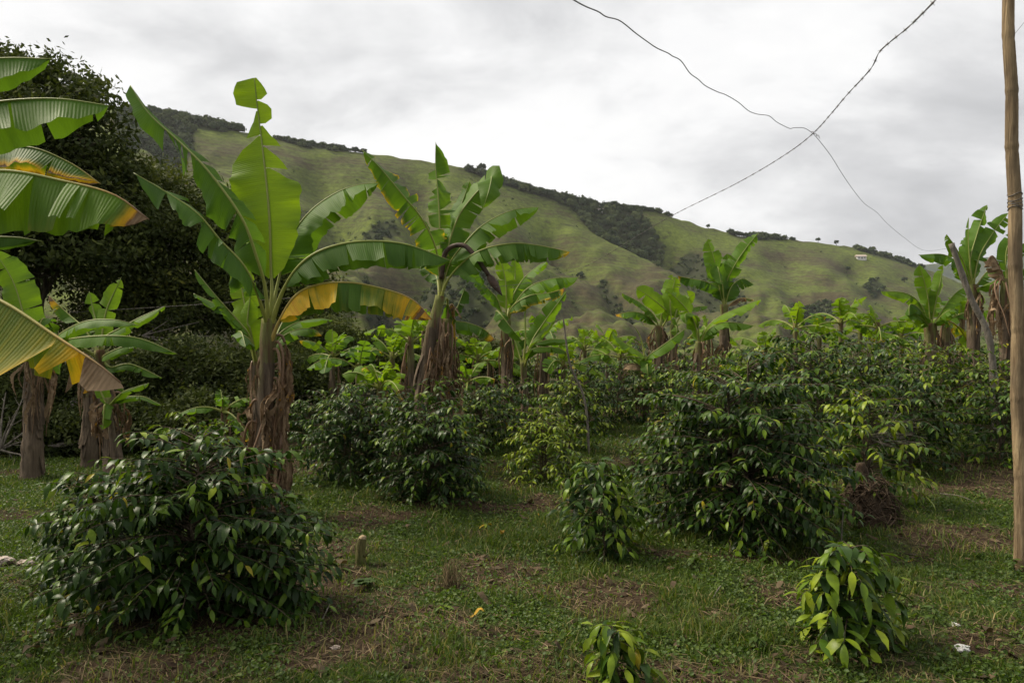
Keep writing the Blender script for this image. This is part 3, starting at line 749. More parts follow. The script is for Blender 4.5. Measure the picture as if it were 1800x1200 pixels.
def inpoly(px, py, poly):
    px = np.asarray(px, float); py = np.asarray(py, float); r = np.zeros(px.shape, bool); n = len(poly)
    for a in range(n):
        x1, y1 = poly[a]; x2, y2 = poly[(a+1) % n]
        c = ((y1 > py) != (y2 > py)) & (px < (x2-x1)*(py-y1)/((y2-y1) or 1e-9)+x1); r ^= c
    return r.astype(float)
# woods on the hill: outline seen from the plot, trees per wood, crown radius in metres
WOODS = [
 ('ridge_wood', '', [(205, 185), (300, 187), (420, 205), (432, 226), (390, 236), (345, 228), (335, 262), (300, 280), (215, 300)], 330, 4.2),
 ('ridge_wood', '', [(480, 233), (560, 242), (640, 260), (640, 270), (540, 262), (484, 246)], 110, 2.6),
 ('ridge_wood', '', [(818, 283), (862, 290), (985, 330), (1040, 352), (1120, 372), (1168, 408), (1160, 418), (1100, 415), (1060, 400), (1010, 365), (950, 345), (880, 325), (822, 300)], 420, 4.4),
 ('ridge_wood', '', [(1070, 350), (1130, 355), (1185, 370), (1180, 374), (1120, 366), (1072, 362)], 70, 3.2),
 ('ridge_wood', '', [(1280, 405), (1330, 408), (1395, 415), (1397, 422), (1330, 422), (1284, 414)], 70, 4.0),
 ('ridge_wood', '', [(1500, 430), (1560, 445), (1625, 468), (1620, 476), (1560, 456), (1505, 440)], 80, 3.6),
 ('hillside_wood', '', [(1385, 512), (1430, 508), (1462, 515), (1465, 545), (1420, 552), (1390, 535)], 130, 2.7),
 ('hillside_wood', '', [(1515, 484), (1545, 488), (1556, 504), (1535, 506), (1518, 494)], 34, 2.3),
 ('hillside_wood', '', [(1175, 420), (1215, 425), (1300, 480), (1320, 520), (1290, 515), (1230, 470), (1180, 436)], 190, 1.4),
 ('hillside_wood', '', [(560, 440), (640, 385), (690, 372), (700, 390), (650, 410), (610, 440), (575, 470)], 150, 1.7),
 ('hillside_wood', '', [(640, 470), (720, 468), (790, 500), (880, 540), (890, 590), (820, 590), (760, 600), (640, 570)], 380, 1.6),
 ('hillside_wood', '', [(1045, 462), (1062, 460), (1100, 495), (1132, 520), (1124, 530), (1090, 505)], 60, 1.7),
 ('hillside_wood', '', [(1010, 572), (1100, 562), (1180, 575), (1240, 560), (1260, 590), (1130, 592), (1020, 590)], 110, 1.3),
 ('hillside_wood', '', [(1310, 560), (1420, 560), (1620, 570), (1660, 600), (1500, 610), (1320, 600)], 160, 1.6),
]
def crown_faces(c, r, rg, n=90):
    """leaf clumps of one far crown"""
    v = nrm(rg.normal(size=(n, 3))); v[:, 2] = np.where(v[:, 2] < -.3, -v[:, 2], v[:, 2])
    lump = 1+.25*np.sin(v[:, :1]*5+rg.random()*6)*np.cos(v[:, 1:2]*4+rg.random()*6)
    p = c+v*np.array([r, r, r*.85])*lump*(.7+.35*rg.random((n, 1)))+np.array([0, 0, r*.35])
    a = nrm(np.cross(nrm(v+rg.normal(size=(n, 3))*.4), rg.normal(size=(n, 3)))); b = nrm(np.cross(v, a)); s = r*.24*(.6+.8*rg.random((n, 1)))
    return np.stack([p-a*s, p+b*s*.8, p+a*s, p-b*s*.8], 1)
def gul(x, y):
    r = np.zeros(x.shape)
    for pl, w, A in GUL: r = np.maximum(r, np.exp(-(seg_dist(x, y, pl)/(w*.35))**2))
    return r
def build_woods():
    rg = np.random.default_rng(77)
    for nm, lab, poly, n, R in WOODS:
        xs = [p[0] for p in poly]; ys = [p[1] for p in poly]; pts = []
        while len(pts) < n:
            x = rg.uniform(min(xs), max(xs), 400); y = rg.uniform(min(ys), max(ys), 400); k = inpoly(x, y, poly) > .5
            pts += list(zip(x[k], y[k]))
        pts = np.array(pts[:n]); py = np.maximum(pts[:, 1], np.interp(pts[:, 0], RX, RY)+.5); W = hill_pt(pts[:, 0], py)
        Vs = []; ts = []
        for c in W:
            r = R*(.6+.8*rg.random()**1.3); Vs.append(crown_faces(c, r, rg, 110)); ts.append(np.full(440, rg.random()))
        V = np.concatenate(Vs).reshape(-1, 3); t = np.concatenate(ts)+.25*rg.random(len(V))
        tag(mk(nm, V, np.arange(len(V)).reshape(-1, 4), MAT['hillwood'], attrs={'tint': np.clip(t, 0, 1)}), kind='stuff')
    # rough scrub dotting the pasture
    x = rg.uniform(250, 1640, 6000); y = rg.uniform(230, 620, 6000); k = (y > np.interp(x, RX, RY)+8) & (rg.random(6000) < .55*sst(fbm(x/70, y/40, 15), .46, .66)+.75*gul(x, y)); x, y = x[k], y[k]
    W = hill_pt(x, y); Vs = [crown_faces(c-np.array([0, 0, .5]), .6+1.7*rg.random()**3, rg, 22) for c in W]; V = np.concatenate(Vs).reshape(-1, 3)
    tag(mk('hillside_scrub', V, np.arange(len(V)).reshape(-1, 4), MAT['hillwood'], attrs={'tint': rg.random(len(V))*.9}), kind='stuff')
def lone_tree(px, py, r, label, seed):
    rg = np.random.default_rng(seed); c = hill_pt(px, py); V = crown_faces(c+np.array([0, 0, r*.5]), r, rg, 150).reshape(-1, 3)
    root = thing('pasture_tree', c, label, 'tree', 'lone trees on the far hillside')
    mk('trunk', *tube(np.array([c-[0, 0, 1], c+[0, 0, r*.6], c+[0, 0, r*1.3]]), [r*.12, r*.1, r*.05], 6), MAT['bark'], root)
    mk('crown', V, np.arange(len(V)).reshape(-1, 4), MAT['hillwood'], root, {'tint': rg.random(len(V))*.7})
def farmhouse(px, py, w, label, seed):
    c = hill_pt(px, py); root = thing('farmhouse', c, label, 'house', 'farmhouses on the far hillside')
    def box(x0, x1, y0, y1, z0, z1):
        v = np.array([[x, y, z] for z in (z0, z1) for y in (y0, y1) for x in (x0, x1)])+c
        return v, np.array([[0, 1, 5, 4], [1, 3, 7, 5], [3, 2, 6, 7], [2, 0, 4, 6], [4, 5, 7, 6], [0, 2, 3, 1]])
    mk('wall', *box(-w/2, w/2, -w*.3, w*.3, -2, w*.28), MAT['white'], root, smooth=False)
    h = w*.28; e = w*.07
    v = np.array([[-w/2-e, -w*.3-e, h], [w/2+e, -w*.3-e, h], [w/2+e, w*.3+e, h], [-w/2-e, w*.3+e, h], [-w/2-e, 0, h+w*.2], [w/2+e, 0, h+w*.2]])+c+np.array([0, 0, .02])
    mk('roof', v, [np.array([[0, 1, 5, 4], [2, 3, 4, 5], [3, 2, 1, 0]]), np.array([[1, 2, 5], [3, 0, 4]])], MAT['stone'], root, smooth=False)
    dv, df = box(-w*.06, w*.06, -w*.3-.12, -w*.3-.004, 0, w*.2); mk('door', dv, df, MAT['bark'], root, smooth=False)
    for sx in (-.32, .3): dv, df = box(w*sx-w*.07, w*sx+w*.07, -w*.3-.12, -w*.3-.004, w*.09, w*.2); mk('window', dv, df, MAT['bark'], root, smooth=False)
def Lf(p, W, **kw): return dict(p=p, W=W, **kw)
setup_mats(); setup_world(); setup_camera(); set_bare()
build_ground(); build_hill(); build_woods(); build_cover(); build_haze()

# ================================================================== far hillside details
for a in [(1020, 437, 3.4, 'single round dark tree on the pasture below the long ridge wood', 1), (975, 408, 2.2, 'small dark tree beside the upper gully, above the round tree', 2), (1157, 447, 2.0, 'small lone tree in mid pasture right of the barbed wire', 3),
          (1490, 465, 3.0, 'lone dark tree near the white farmhouse on the hill', 4), (1085, 578, 3.2, 'round dark tree at the foot of the hill beside the pale boulders', 5), (846, 303, 5.0, 'tall tree standing above the top end of the ridge wood', 6),
          (1590, 497, 3.5, 'dark tree low on the hill\'s right shoulder', 7), (1245, 401, 2.6, 'tiny tree on the bare skyline between two ridge woods', 8), (1438, 425, 3.0, 'small skyline tree just right of the flat ridge wood', 9), (1470, 430, 3.2, 'second skyline tree right of the flat ridge wood', 10)]:
    lone_tree(*a)
farmhouse(1513, 455, 11, 'tiny white farmhouse high on the right of the far hill', 1)
farmhouse(1053, 368, 8, 'small pale house half hidden in the dark ridge wood', 2)
for k, (px, py, r) in enumerate([(1062, 578, 2.2), (1092, 566, 1.5)]):
    rg = np.random.default_rng(k); c = hill_pt(px, py); v = nrm(rg.normal(size=(140, 3)))
    import bmesh
    bm = bmesh.new(); bmesh.ops.create_icosphere(bm, subdivisions=3, radius=r)
    for q in bm.verts: q.co *= 1+.35*(float(vnoise(q.co.x*1.1+k*9, q.co.y*1.1+q.co.z*.8, 3))-.5)
    me = bpy.data.meshes.new('boulder'); bm.to_mesh(me); bm.free(); me.materials.append(MAT['stone'])
    o = bpy.data.objects.new('boulder', me); COL.objects.link(o); o.location = c; o.scale = (1.4, 1, .8)
    tag(o, ['larger pale boulder at the foot of the far hill', 'smaller pale boulder just above the larger one on the far hill'][k], 'boulder', 'boulders at the foot of the hill')

# ================================================================== dark trees at the left edge
tree(60, 15.5, 3.4, [ctr(70, 300, 15.5, 1.6, 1.7), ctr(150, 250, 15.0, 1.0, 1.1), ctr(30, 170, 15.5, 1.2, .9), ctr(125, 165, 15.5, .75, .6), ctr(-90, 250, 15.5, 1.8, 1.8), ctr(10, 460, 15, 1.8, 1.5), ctr(150, 430, 15, 1.5, 1.4), ctr(185, 330, 15.2, .8, 1.1)], 52000, .12,
     'tallest dark tree, its ragged top rising above the hill behind the large banana leaves', 1, tint=(.10, .34))
tree(260, 17, 2.6, [ctr(270, 400, 17, 1.5, 1.4), ctr(330, 450, 16.6, 1.4, 1.3), ctr(245, 480, 16.6, 1.6, 1.3), ctr(300, 560, 16.4, 1.7, 1.0), ctr(230, 570, 16.3, 1.4, 1.0)], 38000, .10, 'dense olive tree filling the gap behind the tall banana plant with the upright leaf', 2, tint=(.16, .34))
tree(430, 17.5, 2.2, [ctr(430, 450, 17.5, 1.2, 1.3), ctr(470, 530, 17, 1.5, 1.2), ctr(390, 560, 17, 1.4, 1.0), ctr(540, 560, 17.2, .95, .9), ctr(360, 420, 17.5, .8, .9)], 30000, .10, 'yellowish olive tree directly behind the trunk hung with dry leaves', 3, tint=(.2, .36))
tree(560, 15.5, .9, [ctr(560, 610, 15.5, .75, .7), ctr(510, 640, 15, .8, .6), ctr(590, 650, 15.4, .6, .5)], 7000, .085, 'low rounded thicket tree at the right end of the dark trees', 4, tint=(.2, .3), r=.07)
tree(-260, 14.5, 3.0, [ctr(-230, 300, 14.5, 2.0, 2.0), ctr(-160, 470, 14, 1.8, 1.4), ctr(-330, 200, 15, 1.8, 1.6)], 18000, .12, 'dark tree outside the left edge of the plot, behind all banana leaves', 5, tint=(.1, .3))
for k, (px, d, cx, cy, rx, rz_, lab) in enumerate([(40, 13.6, 40, 700, 1.1, .55, 'dark undergrowth bush behind the bare banana trunks, farthest left'), (130, 14.2, 130, 690, 1.0, .6, 'dark undergrowth bush between the two bare banana trunks'), (215, 13.8, 225, 680, .9, .6, 'dark undergrowth bush behind the banana with arching leaves'),
                                         (330, 13.5, 330, 660, .9, .6, 'loose dark bush left of the trunk hung with dry leaves'), (-90, 13, -80, 690, 1.1, .7, 'dark bush at the left rim under the banana leaves'), (430, 13.2, 420, 665, .7, .5, 'dark bush behind the sucker banana'),
      (-20, 12.6, -20, 760, .8, .45, 'low dark bush at the foot of the dark trees, at the left rim'), (85, 12.9, 85, 765, .75, .42, 'low dark bush showing between the thick and the slender bare trunks'), (190, 12.8, 185, 758, .8, .45, 'low dark bush behind the leafy banana sucker'), (275, 12.6, 280, 750, .8, .42, 'low dark bush right of the ragged brown trunk'), (365, 12.2, 365, 735, .75, .4, 'low dark bush behind the top of the large dark coffee shrub'),
      (480, 14, 490, 670, .8, .5, 'dark bush just right of the trunk hung with dry leaves'), (620, 16.5, 615, 625, .9, .5, 'green bush behind the long greyish banana leaves'), (690, 17, 690, 625, 1.0, .5, 'green bush behind the bright banana clump'), (770, 17.5, 775, 628, .9, .45, 'green bush seen between the leaning and the wrapped trunks'), (840, 17.5, 835, 632, .9, .45, 'round green bush below the small drooping leaf of the second tall banana')]):
    tree(px, d, .5, [ctr(cx, cy, d, rx, rz_), ctr(cx+45, cy+22, d-.3, rx*.7, rz_*.7)], 6500, .085, lab, 20+k, name='undergrowth_bush', tint=(.08, .3), limbs=6, group='undergrowth below the dark trees', r=.04)

# ================================================================== banana plants, near and left
NB = 'banana plants on the coffee plot'
banana((-330, 4.3), (-300, 520, 4.3), [
    Lf([(-300, 520), (-230, 250, -.1), (-120, 118, -.1), (0, 103, 0), (92, 104, .05)], .25, pf=.25, fold=(88, 62), tears=4, jit=4, gap=.12, curl=-10, seed=3, tint=.45),
    Lf([(-300, 520), (-240, 300, 0), (-120, 200, 0), (0, 179, .1), (100, 174, .15), (192, 186, .2)], .31, pf=.25, fold=(88, 62), tears=4, jit=3, gap=.1, curl=-10, seed=8, tint=.42),
    Lf([(-300, 520), (-220, 360, .3), (-80, 275, .4), (40, 258, .4), (120, 285, .4), (176, 323, .4)], .2, pf=.25, fold=(85, 50), tears=7, jit=7, edge=.75, curl=0, seed=5, tint=.35, tip=.5, tiplen=.1),
    Lf([(-300, 520), (-220, 400, -.2), (-120, 318, -.25), (0, 300, -.3), (110, 318, -.3), (200, 342, -.3), (262, 386, -.3)], .36, pf=.2, fold=(90, 64), tears=9, jit=7, gap=.2, curl=4, seed=12, tint=.6, tip=.95, tiplen=.10, yel=.07),
    Lf([(-300, 520), (-160, 440, .2), (-60, 420, .3), (20, 417, .3), (72, 424, .3)], .10, pf=.2, fold=(60, 60), tears=2, jit=4, seed=6, tint=.35),
    Lf([(-300, 520), (-180, 500, -.3), (-90, 500, -.5), (0, 528, -.6), (100, 592, -.7), (170, 638, -.75), (212, 672, -.75)], .335, pf=.15, fold=(72, 70), curl=-4, jit=6, gap=.5, seed=10, tint=.62, yel=.24, tip=.62, tiplen=.26, edge=.10,
       segs=[None, [[(0, .05, 0), (.1, .24, 0), (.3, .33, 0), (.6, .335, 0.01), (.77, .30, -.0), (.80, .03, .02)], [(.805, .02, 0), (.83, .20, -.03), (.855, .19, -.05), (.875, .02, 0)], [(.895, .02, 0), (.92, .13, .0), (.96, .13, .02), (1, .01, .03)]]]),
    Lf([(-300, 520), (-330, 300, .2), (-300, 80, .3), (-250, -60, .4)], .30, pf=.25, fold=(25, 25), ref='c', tears=5, seed=14),
    Lf([(-300, 520), (-390, 380, .3), (-480, 350, .6), (-560, 430, .9)], .28, pf=.2, tears=6, seed=15)],
    'banana plant at the left rim with huge leaves, one yellow with a dry tip', r=(.15, .09), seed=1, dead=[(.85, 200, 1.0), (.8, 20, .9)])
banana((55, 10.4), (62, 600, 10.4), [
    Lf([(62, 600), (50, 585), (25, 500, 0), (-10, 440, -.1)], .30, pf=.12, fold=(8, 8), ref='c', roll=-10, tears=3, seed=2, tint=.62, sweep=.1),
    Lf([(62, 600), (40, 570), (0, 555, .1), (-60, 600, .2)], .22, pf=.15, tears=4, seed=4),
    Lf([(62, 600), (75, 560, .1), (95, 590, .3), (105, 660, .3)], .2, pf=.15, tears=5, seed=5, tint=.4)],
    'banana plant with a bare pale brown trunk under the hanging yellow leaf', r=(.14, .11), seed=2, dead=[(.95, 20, 1.25, .2, .3), (.9, -30, 1.1, .16, .25), (.97, 160, .8, .14, .2), (.95, 250, 1.0)])
banana((158, 11.2), (160, 640, 11.2), [Lf([(160, 640), (185, 650), (205, 668), (220, 690)], .09, pf=.1, tears=2, fold=(40, 40), seed=9), Lf([(160, 640), (150, 620), (130, 640), (115, 690)], .1, pf=.1, yel=.95, yj=0, tears=4, fold=(50, 50), crum=.1)],
    'bare slender banana trunk with hardly any leaves, right of the thicker bare trunk', r=(.12, .09), seed=3, dead=[(.95, -20, .7), (.9, 190, .8)])
banana((205, 9.9), (178, 615, 9.9), [
    Lf([(178, 615), (180, 585), (187, 545, .05), (200, 515, .1), (212, 490, .1)], .135, pf=.2, fold=(12, 12), ref='c', tears=2, seed=1, tint=.72),
    Lf([(178, 615), (172, 580, .2), (164, 545, .3), (157, 512, .3)], .13, pf=.2, fold=(14, 14), ref='c', tears=3, seed=2, tint=.62),
    Lf([(178, 615), (150, 580, .1), (120, 552, .2), (86, 520, .2)], .13, pf=.2, fold=(40, 40), tears=6, seed=3, tint=.5, tip=.9, tiplen=.3),
    Lf([(178, 615), (178, 598, -.1), (215, 575, -.2), (250, 556, -.2), (291, 538, -.2)], .12, pf=.12, fold=(45, 45), tears=3, seed=4, tint=.55, jit=6),
    Lf([(178, 615), (120, 596, -.2), (105, 588, -.3), (150, 565, -.5), (200, 562, -.6), (246, 572, -.6)], .15, pf=.15, fold=(45, 45), tears=2, jit=5, seed=5, tint=.5),
    Lf([(178, 615), (120, 602, -.2), (135, 594, -.6), (195, 590, -.8), (250, 596, -.8), (312, 622, -.8)], .155, pf=.14, fold=(55, 55), tears=3, jit=5, seed=6, tint=.42),
    Lf([(178, 615), (188, 622, -.2), (215, 610, -.3), (245, 606, -.3)], .11, pf=.15, fold=(38, 38), tears=3, seed=7, tint=.55),
    Lf([(178, 615), (195, 645, -.1), (230, 640, -.1), (285, 664, -.1)], .10, pf=.15, fold=(42, 42), tears=3, jit=6, seed=8, tint=.42)],
    'banana plant with fresh arching leaves in front of the dark trees', r=(.13, .08), seed=4, dead=[(.7, -30, .85, .2, .28), (.6, -70, .6, .2, .22), (.72, 190, .7), (.5, 250, .6, .2), (.65, 20, .7, .2, .35), (.55, -100, .5, .2, .2)], tint=.55)
banana((208, 9.3), (190, 698, 9.3), [
    Lf([(190, 698), (178, 690), (174, 675), (168, 662)], .10, pf=.1, fold=(10, 10), ref='c', tears=1, tint=.68),
    Lf([(190, 698), (215, 690, -.1), (240, 680, -.1), (262, 673, -.1)], .085, pf=.1, fold=(35, 35), tears=2, tint=.6),
    Lf([(190, 698), (215, 700, 0), (250, 697, 0), (284, 712, 0)], .07, pf=.1, fold=(45, 45), tears=2, tint=.45),
    Lf([(190, 698), (184, 712, -.1), (182, 735, -.15), (181, 755, -.15)], .11, pf=.1, fold=(15, 15), ref='c', tears=2, tint=.5)],
    'small leafy banana sucker growing against a ragged brown trunk', r=(.05, .03), seed=5)

# ---- the tall plant with the upright backlit leaf
banana((463, 7.5), (473, 560, 7.5), [
    Lf([(473, 560, .02), (478, 515, .02), (476, 470, .03), (474, 390, .06), (468, 320, .1), (459, 240, .15), (452, 185, .15), (447, 137, .12)], .4, pf=.215, fold=(4, 4), roll=0, ref='c', curl=8, jit=3, seed=1, tint=.97, nu=6,
       segs=[[[(0, .03, -.02), (.06, .16, -.03), (.2, .30, 0), (.45, .395, 0), (.6, .385, 0), (.655, .24, .0), (.715, .03, 0)], [(.72, .17, -.01), (.76, .11, 0), (.84, .02, 0)], [(.85, .20, .06), (.88, .275, .02), (.93, .26, .03), (.985, .19, .03), (1, .02, 0)]],
             [[(0, .03, -.02), (.06, .15, -.03), (.2, .28, 0), (.4, .345, .0), (.46, .36, .0), (.485, .25, 0), (.545, .05, 0)], [(.55, .25, -.02), (.6, .15, 0), (.655, .03, 0)], [(.665, .20, -.02), (.71, .11, 0), (.765, .03, 0)], [(.775, .06, 0), (.80, .14, 0), (.835, .155, 0), (.87, .11, 0), (.89, .02, 0)], [(.895, .05, 0), (.915, .13, 0), (.96, .09, 0), (1, .02, 0)]]]),
    Lf([(473, 560, -.02), (466, 505, -.1), (452, 455, -.2), (425, 383, -.3), (367, 302, -.3), (317, 251, -.25), (262, 200, -.2), (229, 150, -.15)], .36, pf=.2, ref='c', roll=14, fold=(15, 62), curl=12, jit=6, seed=2, tint=.34, pr=.024,  # low tint: shade put into the colour of this thicker leaf
       segs=[[[(0, .06, 0), (.05, .33, -.05), (.14, .40, -.05), (.15, .02, 0)], [(.155, .40, -.10), (.27, .39, -.06), (.28, .02, 0)], [(.285, .34, -.06), (.33, .40, -.08), (.42, .36, -.04), (.5, .29, 0), (.545, .16, .03), (.55, .03, .02)], [(.56, .22, -.05), (.585, .2, -.06), (.59, .02, 0)], [(.61, .25, -.1), (.63, .2, -.1), (.64, .02, 0)], [(.655, .29, -.16), (.675, .25, -.14), (.69, .02, 0)], [(.70, .2, -.1), (.73, .14, -.06), (.74, .02, 0)], [(.75, .24, -.06), (.80, .22, .02), (.9, .17, .08), (.975, .16, .07), (1, .02, 0)]],
             [[(0, .04, 0), (.06, .14, .06), (.14, .13, -.04), (.15, .02, 0)], [(.16, .16, -.08), (.24, .12, -.03), (.25, .02, 0)], [(.26, .15, -.09), (.33, .11, 0), (.34, .02, 0)], [(.35, .15, -.09), (.42, .11, -.03), (.43, .02, 0)], [(.44, .13, -.07), (.52, .10, -.02), (.53, .02, 0)], [(.54, .09, -.04), (.62, .08, -.03), (.63, .02, 0)], [(.64, .06, -.03), (.78, .05, 0), (.9, .03, 0), (1, .0, 0)]]]),
    Lf([(473, 560, .0), (450, 510, -.25), (425, 462, -.4), (387, 422, -.45), (348, 376, -.5), (291, 337, -.5), (235, 304, -.5)], .24, pf=.2, roll=0, fold=(35, 10), tears=9, jit=16, gap=.9, curl=22, seed=5, tint=.22, sweep=-.5),
    Lf([(473, 560, .05), (490, 490, .15), (512, 418, .2), (545, 372, .2), (589, 340, .2), (630, 325, .2), (665, 322, .2)], .30, pf=.28, fold=(82, 46), tears=5, jit=5, curl=6, seed=4, tint=.5, gap=.12, pr=.02),
    Lf([(473, 560, -.02), (498, 510, -.1), (530, 463, -.2), (575, 436, -.25), (640, 424, -.25), (715, 430, -.2), (792, 458, -.15)], .29, pf=.22, fold=(88, 56), tears=7, jit=6, curl=12, seed=7, tint=.3, gap=.2, pr=.025),
    Lf([(473, 588, -.02), (492, 562, -.1), (520, 519, -.2), (560, 500, -.25), (620, 497, -.3), (690, 512, -.3), (730, 530, -.3), (760, 562, -.3)], .32, pf=.14, fold=(92, 58), tears=10, jit=7, curl=4, seed=9, tint=.35, yel=.26, tip=.60, tiplen=.22, edge=.04, gap=.12, pr=.022),
    Lf([(473, 605, .1), (488, 590, .2), (520, 568, .3), (560, 560, .35), (586, 563, .35)], .10, pf=.15, fold=(52, 40), tears=2, seed=10, tint=.5, pr=.012),
    Lf([(473, 615, .1), (490, 598, .1), (520, 580, .15), (550, 578, .2), (566, 590, .2)], .11, pf=.15, fold=(52, 40), tears=4, seed=11, tint=.5, tip=.5, pr=.012),
    Lf([(473, 600, .2), (500, 560, .5), (530, 520, .7), (556, 528, .8)], .16, pf=.3, fold=(40, 40), tears=3, seed=12, tint=.6, pr=.012)],
    'tallest banana plant, with one huge upright glowing leaf and dry leaves down its trunk', r=(.10, .076), seed=6, mid=(466, 720, 7.5),
    dead=[(.55, -20, 1.1, .17, .2), (.60, -50, 1.0, .2, .22), (.5, 10, .95, .18, .25), (.42, -35, .85, .18, .2), (.33, -5, .75, .2, .26), (.5, 170, .8, .16, .12), (.55, 200, .95, .14, .14), (.45, 190, .7, .14, .14), (.78, 10, .8, .24, .34), (.72, -15, .75, .2, .28), (.25, -25, .6, .17, .24), (.64, 25, 1.2, .16, .24), (.38, -60, .7, .18, .2), (.3, 30, .7, .18, .26), (.48, 5, 1.05, .16, .3)]+[(.22+.4*((k*37) % 17)/17, (-25, 175, 10, -50, 195, 30, -80)[k % 7]+(k*53) % 23, .55+.04*((k*29) % 11), .13+.006*((k*7) % 9), .16+.02*((k*11) % 9)) for k in range(12)]+[(.88, -10, 1.0, .15, .28), (.9, 25, .9, .16, .3), (.83, -25, 1.2, .18, .3), (.8, 200, .8, .12, .14)], tint=.5)
banana((452, 8.9), (450, 618, 8.9), [
    Lf([(450, 618), (440, 580), (432, 545, .05), (424, 500, .1), (416, 452, .1)], .19, pf=.2, fold=(3, 3), ref='c', tears=3, seed=1, tint=.97, jit=4),
    Lf([(450, 618), (440, 580, -.1), (435, 565, -.1), (440, 520, -.1)], .14, pf=.12, fold=(8, 8), ref='c', tears=1, seed=2, tint=.85),
    Lf([(450, 618), (438, 590, -.2), (410, 555, -.3), (375, 515, -.4), (342, 474, -.4)], .09, pf=.25, fold=(50, 45), tears=7, seed=3, tint=.4),
    Lf([(450, 618), (430, 580, -.1), (400, 545, -.2), (370, 530, -.2), (340, 516, -.2)], .11, pf=.25, fold=(45, 45), tears=6, seed=4, tint=.38),
    Lf([(450, 618), (440, 600, -.3), (420, 585, -.5), (425, 585, -.8), (432, 610, -1)], .1, pf=.2, fold=(40, 40), tears=5, seed=5, tint=.3)],
    'young banana sucker with pale backlit leaf right behind the tallest banana plant', r=(.06, .04), seed=7, dead=[(.9, 200, .6, .1, .1), (.8, 120, .5, .1, .1)])
auto_banana(392, 10.2, .95, 6, .55, .11, 'small banana plant in the shade left of the trunk hung with dry leaves', 61, .5, (.05, .03), elr=(75, 0), ndead=1)

# ---- the second tall plant
banana((735, 10.0), (774, 520, 10.0), [
    Lf([(774, 520), (771, 470, .0), (764, 430, -.1), (742, 385, -.2), (709, 344, -.3), (668, 295, -.3), (637, 264, -.3)], .27, pf=.17, ref='c', fold=(10, 50), roll=0, tears=11, jit=13, curl=16, seed=1, tint=.45, gap=.5, edge=.32, sweep=-.1),
    Lf([(774, 520), (774, 450, .05), (772, 370, .1), (766, 295, .15), (766, 250, .1)], .26, pf=.22, ref='c', fold=(48, 44), roll=0, tears=14, jit=12, curl=12, seed=2, tint=.55, gap=.6),
    Lf([(774, 520), (784, 450, .1), (804, 385, .2), (832, 345, .2), (858, 318, .1), (864, 312, -.1), (858, 340, -.3), (848, 368, -.3)], .24, pf=.25, ref='c', fold=(20, 20), roll=20, tears=5, jit=8, seed=3, tint=.5),
    Lf([(774, 520), (784, 450, .3), (800, 390, .5), (818, 340, .6), (825, 318, .6)], .2, pf=.3, ref='c', fold=(30, 30), tears=4, seed=4, tint=.38),
    Lf([(774, 520), (788, 470, 0), (815, 430, -.1), (850, 395, -.1), (900, 370, -.1), (947, 364, -.1)], .28, pf=.2, fold=(72, 38), tears=9, jit=6, curl=8, seed=5, tint=.5),
    Lf([(774, 520), (784, 498, -.1), (810, 465, -.2), (845, 440, -.3), (900, 428, -.3), (950, 432, -.3), (1002, 443, -.3)], .28, pf=.22, fold=(88, 56), tears=12, jit=6, curl=6, seed=6, tint=.38, tip=.45, tiplen=.12, edge=.1),
    Lf([(774, 520), (786, 525, .2), (790, 560, .4), (820, 567, .5), (850, 578, .5), (871, 598, .5)], .19, pf=.25, fold=(50, 50), tears=9, seed=7, tint=.35, tip=.8, tiplen=.2),
    Lf([(774, 520), (785, 535, .4), (800, 545, .6), (812, 520, .7), (818, 503, .7)], .15, pf=.25, fold=(40, 40), ref='c', tears=5, seed=8, tint=.25),
    Lf([(774, 520), (778, 470, .4), (800, 455, .7), (835, 470, 1.0), (850, 500, 1.2)], .2, pf=.2, tears=6, seed=11, tint=.3),
    Lf([(774, 520), (765, 480, .4), (730, 440, .8), (700, 430, 1.1), (680, 450, 1.4)], .2, pf=.2, tears=8, seed=12, tint=.3)],
    'second tall banana plant, its leaves shredded and its brown trunk leaning to the right', r=(.115, .075), seed=8, mid=(747, 650, 10.0),
    dead=[(.9, -20, .9, .12, .12), (.82, -35, 1.1, .16, .16), (.78, -5, 1.0, .16, .2), (.7, -20, 1.0, .17, .2), (.86, 10, 1.2, .15, .22), (.62, -30, .8, .16, .22), (.72, -60, .9, .16, .2), (.66, 15, 1.0, .15, .3)])
root = thing('flower_stalk', P(778, 470, 10.0), 'dark drooping flower stalk arching from the crown of the second tall banana', 'flower stalk')
st = curve([P(776, 490, 10), P(784, 442, 9.9), P(814, 431, 9.8), P(838, 454, 9.75), P(859, 484, 9.7)], 20)
mk('stalk', *tube(st, np.linspace(.035, .03, 20), 8), MAT['stalk'], root)
mk('bud', *tube(curve([st[-1], st[-1]+(st[-1]-st[-3])*1.2, st[-1]+(st[-1]-st[-3])*2.6], 9), [.03, .05, .055, .056, .05, .042, .03, .018, .004], 8), MAT['stalk'], root)
banana((785, 10.35), (785, 560, 10.3), [Lf([(785, 560), (790, 548), (800, 540), (812, 560)], .05, pf=.2, yel=.95, yj=0, tears=3), Lf([(785, 560), (788, 545), (797, 538), (801, 600)], .05, pf=.2, yel=.55, tears=2, fold=(60, 60))],
    'dry banana trunk wrapped in grey dead leaves beside the leaning trunk', r=(.11, .08), seed=9,
    dead=[(.97, 250, 1.2, .17, .14), (.95, 290, 1.1, .17, .16), (.93, 330, 1.3, .16, .2), (.9, 20, 1.1, .15, .2), (.85, 270, 1.0, .17, .2), (.7, 300, .8, .17, .2), (.75, 240, .8, .15, .2), (.6, 320, .7, .16, .22)])

